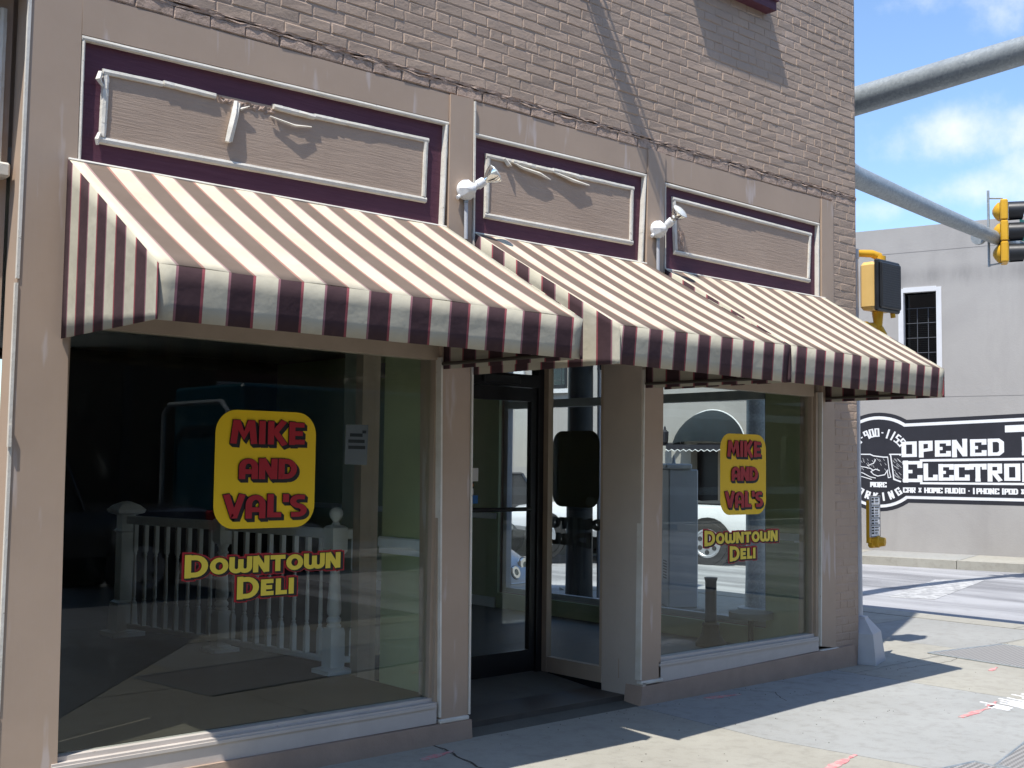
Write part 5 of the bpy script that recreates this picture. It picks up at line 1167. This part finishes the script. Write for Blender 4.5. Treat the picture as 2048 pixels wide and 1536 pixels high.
# ================================================================== VEHICLES
def vehicle(name, label, loc, rot, mat, st, cabin, wheels, group=None, wr=.34, ww=.22, cat="car", glassmat=None):
    """st: body stations (x, z_bottom, z_side, half width); cabin: list of (x, z, half width) belt->roof loops as (front, rear) profile"""
    root = empty(name, label, cat, group); LOCAL.add(root.name); root.location = loc; root.rotation_euler = (0, 0, rot)
    b = MB(); rings = []
    for (x, zb, zt, hw) in st:
        h = zt-zb
        half = [(-hw*.84, zb), (-hw*.98, zb+h*.18), (-hw, zb+h*.45), (-hw*.985, zb+h*.70), (-hw*.93, zb+h*.93), (-hw*.80, zt), (-hw*.4, zt+.025)]
        rings.append([(x, y, z) for y, z in half]+[(x, -y, z) for y, z in half[::-1]])
    m = len(rings[0]); vs = [p for r_ in rings for p in r_]
    fs = [(i*m+k, i*m+(k+1) % m, (i+1)*m+(k+1) % m, (i+1)*m+k) for i in range(len(rings)-1) for k in range(m)]+[tuple(range(m)), tuple((len(rings)-1)*m+k for k in range(m-1, -1, -1))]
    b.add(vs, fs); body = b.build("body", mat, root, 38)
    if cabin:
        (xf0, xf1, xr1, xr0, zb, zr, hb, hr) = cabin
        c = MB(); lo = [(xf0, -hb), (xf0, hb), (xr0, hb), (xr0, -hb)]; hi = [(xf1, -hr), (xf1, hr), (xr1, hr), (xr1, -hr)]
        c.add([(x, y, zb) for x, y in lo]+[(x, y, zr-.05) for x, y in hi], [(0, 1, 5, 4), (1, 2, 6, 5), (2, 3, 7, 6), (3, 0, 4, 7), (4, 5, 6, 7), (3, 2, 1, 0)]); c.build("window_glass", glassmat or M['blackm'], root)
        r_ = MB(); r_.box(xr1-.03, xf1+.03, -hr-.02, hr+.02, zr-.06, zr, ch=.03)
        for s_ in (-1, 1):
            for (xa, xb) in ((xf0, xf1), (xr0, xr1), ((xf0+xr0)/2, (xf1+xr1)/2)):
                r_.tube([(xa, s_*(hb+.004), zb-.02), (xb, s_*(hr+.004), zr-.03)], .038, 8)
        r_.build("roof", mat, root, 40)
    for x in wheels:
        for s_ in (-1, 1):
            hw = max(q[3] for q in st); y0 = s_*(hw-ww+.015)
            a_ = MB(); a_.lathe([(0, wr+.07), (.035, wr+.07)], (x, s_*(hw-.03), wr), (0, s_, 0), 24); a_.build("wheel_arch", M['rubber'], root, 40)
            t = MB(); t.lathe([(0, wr*.7), (.0, wr*.96), (.03, wr), (ww-.03, wr), (ww, wr*.95), (ww+.01, wr*.68)], (x, y0, wr), (0, s_, 0), 26); to = t.build("wheel", M['rubber'], root, 40)
            q = MB(); q.lathe([(0, wr*.66), (.012, wr*.66), (.016, wr*.58), (.004, wr*.54), (.008, wr*.2), (.03, wr*.17), (.034, wr*.05)], (x, y0+s_*(ww+.006), wr), (0, s_, 0), 26); ro = q.build("rim", M['alloy'], to, 30)
            h = MB()
            for k in range(6):
                a = 2*math.pi*(k+.5)/6; h.lathe([(0, wr*.115), (.006, wr*.11)], (x+wr*.40*math.cos(a), y0+s_*(ww+.012), wr+wr*.40*math.sin(a)), (0, s_, 0), 8)
            h.build("rim_slot", M['rubber'], ro)
    return root
WPAINT = paint("white_car_paint", (.72, .73, .74), .25, .02, 2, 0, coat=.5); SPAINT = paint("silver_blue_car_paint", (.50, .55, .62), .22, .02, 2, 0, coat=.6)
DPAINT = paint("dark_car_paint", (.022, .024, .03), .25, .05, 2, 0, coat=.6); TPAINT = paint("teal_truck_paint", (.006, .05, .075), .35, .08, 2, 0)
def boxes(name, parent, mat, lst, ch=.02):
    b = MB()
    for q in lst: b.box(*q, ch=ch)
    return b.build(name, mat, parent)
REDL = paint("tail_lamp_red", (.35, .012, .02), .2, .05, 4, 0)
# white pickup at the far kerb (seen through the side windows), nose to the left
wdir = math.atan2(WD.y, WD.x)
v = vehicle("pickup_truck", "white pickup truck parked in front of the grey stucco building", (17.58, 10.14, -.16), wdir, WPAINT,
    [(-2.75, .48, 1.0, .90), (-2.7, .42, 1.08, .97), (-.9, .40, 1.10, .98), (.4, .40, 1.08, .98), (1.7, .42, 1.04, .97), (2.5, .48, .96, .92), (2.62, .55, .86, .86)], (1.25, .65, -.30, -.50, 1.06, 1.78, .88, .74), (1.72, -1.75), wr=.40, cat="pickup")
boxes("tail_lamp", v, REDL, [(-2.78, -2.70, -.93, -.80, .82, 1.06), (-2.78, -2.70, .80, .93, .82, 1.06)]); boxes("bumper", v, M['galv'], [(-2.88, -2.74, -.9, .9, .46, .66), (2.58, 2.72, -.85, .85, .46, .66)])
boxes("bed_floor", v, M['rubber'], [(-2.6, -1.1, -.8, .8, 1.105, 1.13)])
# dark SUV ahead of it, tail towards us
v = vehicle("parked_suv", "dark sport utility vehicle seen from behind beyond the silver car", (16.55, 15.4, -.32), wdir, DPAINT,
    [(-2.25, .42, 1.0, .84), (-2.2, .38, 1.08, .90), (0, .36, 1.06, .93), (1.4, .38, 1.02, .91), (2.1, .45, .92, .84)], (1.0, .4, -1.75, -2.15, 1.05, 1.78, .86, .70), (1.35, -1.4), wr=.37, cat="car")
boxes("tail_lamp", v, REDL, [(-2.28, -2.18, -.88, -.74, .78, 1.12), (-2.28, -2.18, .74, .88, .78, 1.12)]); boxes("number_plate", v, M['mwhite'], [(-2.28, -2.25, -.2, .2, .78, .92)], .003); boxes("bumper", v, M['blackm'], [(-2.36, -2.2, -.86, .86, .40, .62)])
# silver car with twin round headlamps at the near kerb, nose towards us
v = vehicle("parked_car", "pale silver car with round headlamps parked nose first, seen through the shop door", (9.80, 8.02, -.32), -math.pi/2, SPAINT,
    [(-2.3, .40, .86, .74), (-2.1, .34, .94, .84), (-.6, .32, .98, .89), (.9, .32, .96, .89), (1.7, .32, .86, .86), (2.1, .30, .72, .79), (2.26, .26, .60, .70), (2.32, .26, .5, .6)], (.95, .2, -.9, -1.75, .95, 1.42, .78, .58), (1.42, -1.35), wr=.33)
for s_, yy, zz, rr in ((-1, .60, .63, .115), (-1, .34, .57, .085), (1, .60, .63, .115), (1, .34, .57, .085)):
    b = MB(); ax = Vector((.94, s_*.18, .28)).normalized(); p = Vector((2.16 if yy > .5 else 2.27, s_*yy, zz)); b.lathe([(0, rr), (.03, rr*1.02), (.05, rr*.9)], p, ax, 18); ho = b.build("headlamp", M['chrome'], v, 40)
    b = MB(); b.lathe([(.045, rr*.86), (.05, rr*.5), (.053, rr*.1)], p, ax, 18); b.build("lamp_lens", M['carglass'], ho, 40); b = MB(); b.lathe([(.028, rr*1.08), (.034, rr*1.06)], p, ax, 18); b.build("lamp_ring", M['blackm'], ho, 40)
boxes("grille", v, M['blackm'], [(2.30, 2.345, -.24, .24, .42, .56)], .01); boxes("air_intake", v, M['blackm'], [(2.22, 2.335, -.60, -.30, .28, .36), (2.22, 2.335, .30, .60, .28, .36)], .01); boxes("trim_strip", v, M['chrome'], [(2.20, 2.338, -.62, .62, .435, .448)], .004)
for s_ in (-1, 1):
    b = MB(); b.lathe([(0, .01), (.015, .05), (.05, .078), (.10, .085), (.14, .075), (.15, .01)], (.66, s_*.94, 1.05), (-1, s_*.2, .0), 14); b.build("wing_mirror", SPAINT, v, 45)
# planter on the far pavement
pl = empty("flower_planter", "small clay planter with green plant on the far pavement behind the silver car", "planter", loc=(17.2, 13.6, 0))
pcx = WP+WD*7.55-WN*.9
b = MB(); b.lathe([(0, .16), (.05, .18), (.3, .25), (.34, .27), (.36, .24)], (pcx.x, pcx.y, 0), (0, 0, 1), 16); b.build("pot", paint("clay_pot", (.36, .25, .14), .8, .12, 5, .2, 30), pl, 40)
b = MB(); random.seed(3)
for k in range(220):
    a = random.random()*6.283; r_ = random.random()**.5*.3; z = .36+random.random()*.34*(1-r_); c = Vector((pcx.x+r_*math.cos(a), pcx.y+r_*math.sin(a), z)); d1 = Vector((random.uniform(-1, 1), random.uniform(-1, 1), random.uniform(-.3, 1))).normalized()*.06; d2 = d1.cross(Vector((random.random(), random.random(), random.random()))).normalized()*.022
    b.add([c-d1, c+d2, c+d1, c-d2], [(0, 1, 2, 3)])
b.build("foliage", paint("planter_leaf", (.06, .12, .03), .6, .3, 8, 0), pl, fix=False)
# --- across the main street, behind the camera: seen only as reflections in the glass
v = vehicle("pickup_truck", "dark pickup truck with alloy wheels mirrored in the left window", (4.75, -9.6, -.15), math.pi, DPAINT,
    [(-2.8, .5, 1.05, .92), (-2.7, .45, 1.16, .98), (-.8, .45, 1.18, .99), (.5, .45, 1.16, .99), (1.8, .46, 1.12, .97), (2.6, .5, 1.0, .90)], (1.3, .7, -.8, -1.05, 1.15, 1.9, .88, .74), (1.75, -1.8), wr=.42, cat="pickup")
boxes("tail_lamp", v, REDL, [(-2.82, -2.68, -.97, -.82, .84, 1.12), (-2.82, -2.68, .82, .97, .84, 1.12)]); boxes("bumper", v, M['galv'], [(-2.95, -2.78, -.9, .9, .5, .7)])
tt = empty("service_truck", "teal service truck with a tube ladder rack mirrored in the left window", "truck", loc=(12.3, -12.0, -.15)); LOCAL.add(tt.name)
boxes("box_body", tt, TPAINT, [(-3.2, 1.2, -1.15, 1.15, .85, 3.0)], .05); boxes("cab", tt, TPAINT, [(1.3, 3.1, -1.05, 1.05, .6, 1.5), (1.35, 2.6, -1.0, 1.0, 1.5, 2.4)], .12); boxes("chassis", tt, M['rubber'], [(-3.2, 3.0, -.9, .9, .45, .84)], .02)
boxes("cab_glass", tt, M['carglass'], [(1.5, 2.4, .99, 1.02, 1.55, 2.2), (1.5, 2.4, -1.02, -.99, 1.55, 2.2)], .01)
for x in (-1.9, 2.2):
    for s_ in (-1, 1):
        t = MB(); t.lathe([(0, .3), (0, .48), (.04, .5), (.24, .5), (.28, .47), (.29, .3)], (x, s_*.86, .5), (0, s_, 0), 24); to = t.build("wheel", M['rubber'], tt, 40); q = MB(); q.lathe([(0, .3), (.01, .3), (.03, .12), (.05, .1)], (x, s_*1.155, .5), (0, s_, 0), 20); q.build("rim", M['alloy'], to, 40)
b = MB(); b.tube([(-3.4, 1.1, 1.0), (-3.4, 1.1, 2.55), (-3.4, .9, 2.7), (-3.4, -.9, 2.7), (-3.4, -1.1, 2.55), (-3.4, -1.1, 1.0)], .045, 8); b.build("ladder_rack", M['galv'], tt, 40)
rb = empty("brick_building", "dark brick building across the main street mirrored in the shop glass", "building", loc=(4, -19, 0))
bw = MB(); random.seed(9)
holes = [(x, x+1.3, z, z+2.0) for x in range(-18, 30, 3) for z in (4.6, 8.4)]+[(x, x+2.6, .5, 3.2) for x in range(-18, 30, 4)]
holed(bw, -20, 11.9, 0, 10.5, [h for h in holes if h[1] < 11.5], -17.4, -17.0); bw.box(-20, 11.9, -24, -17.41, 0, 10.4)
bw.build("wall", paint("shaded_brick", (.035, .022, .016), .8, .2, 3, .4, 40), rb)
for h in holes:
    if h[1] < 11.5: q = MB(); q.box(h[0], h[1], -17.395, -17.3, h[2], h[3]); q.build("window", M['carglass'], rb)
b = MB(); b.box(-20, 11.9, -17.0, -16.6, 10.1, 10.5); b.build("cornice", M['sill'], rb)
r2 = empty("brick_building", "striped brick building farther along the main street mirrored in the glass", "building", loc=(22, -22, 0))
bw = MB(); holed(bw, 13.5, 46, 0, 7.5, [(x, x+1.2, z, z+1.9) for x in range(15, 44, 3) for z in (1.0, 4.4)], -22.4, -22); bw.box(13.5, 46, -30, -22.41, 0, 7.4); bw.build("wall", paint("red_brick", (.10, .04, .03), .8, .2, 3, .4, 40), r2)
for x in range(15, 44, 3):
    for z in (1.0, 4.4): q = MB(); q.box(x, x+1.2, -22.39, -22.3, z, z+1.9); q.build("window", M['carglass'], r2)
b = MB()
for z in (.6, 3.4, 4.1, 6.6): b.box(13.5, 46, -21.99, -21.93, z, z+.28)
b.build("stone_band", M['sill'], r2)
b = MB(); b.box(-4, 8.8, 10.2, 30, -.41, -.02); tag(b.build('added_bounce_yard', M['pale']), kind='structure')  # unseen pale yard, added to bounce sun through the added rear window
b = MB(); b.box(-60, 70, -17.0, -16.5, -.17, 0); tag(b.build("opposite_sidewalk", M['gcon']), kind='structure')
yp = empty("street_lamp", "slim dark street lamp across the main street mirrored in the left window", "street lamp", loc=(9.6, -15.8, 0))
b = MB(); b.tube([(9.6, -16.2, -.15), (9.6, -16.2, 6.5)], [.11, .07], 12); b.build("post", M['mink'], yp, 40); b = MB(); b.tube([(9.6, -16.2, 6.4), (9.6, -15.2, 6.8)], .04, 8); b.lathe([(0, .1), (.05, .16), (.3, .12)], (9.6, -15.1, 6.75), (0, 1, -.1), 12); b.build("lamp_arm", M['mink'], yp, 40)
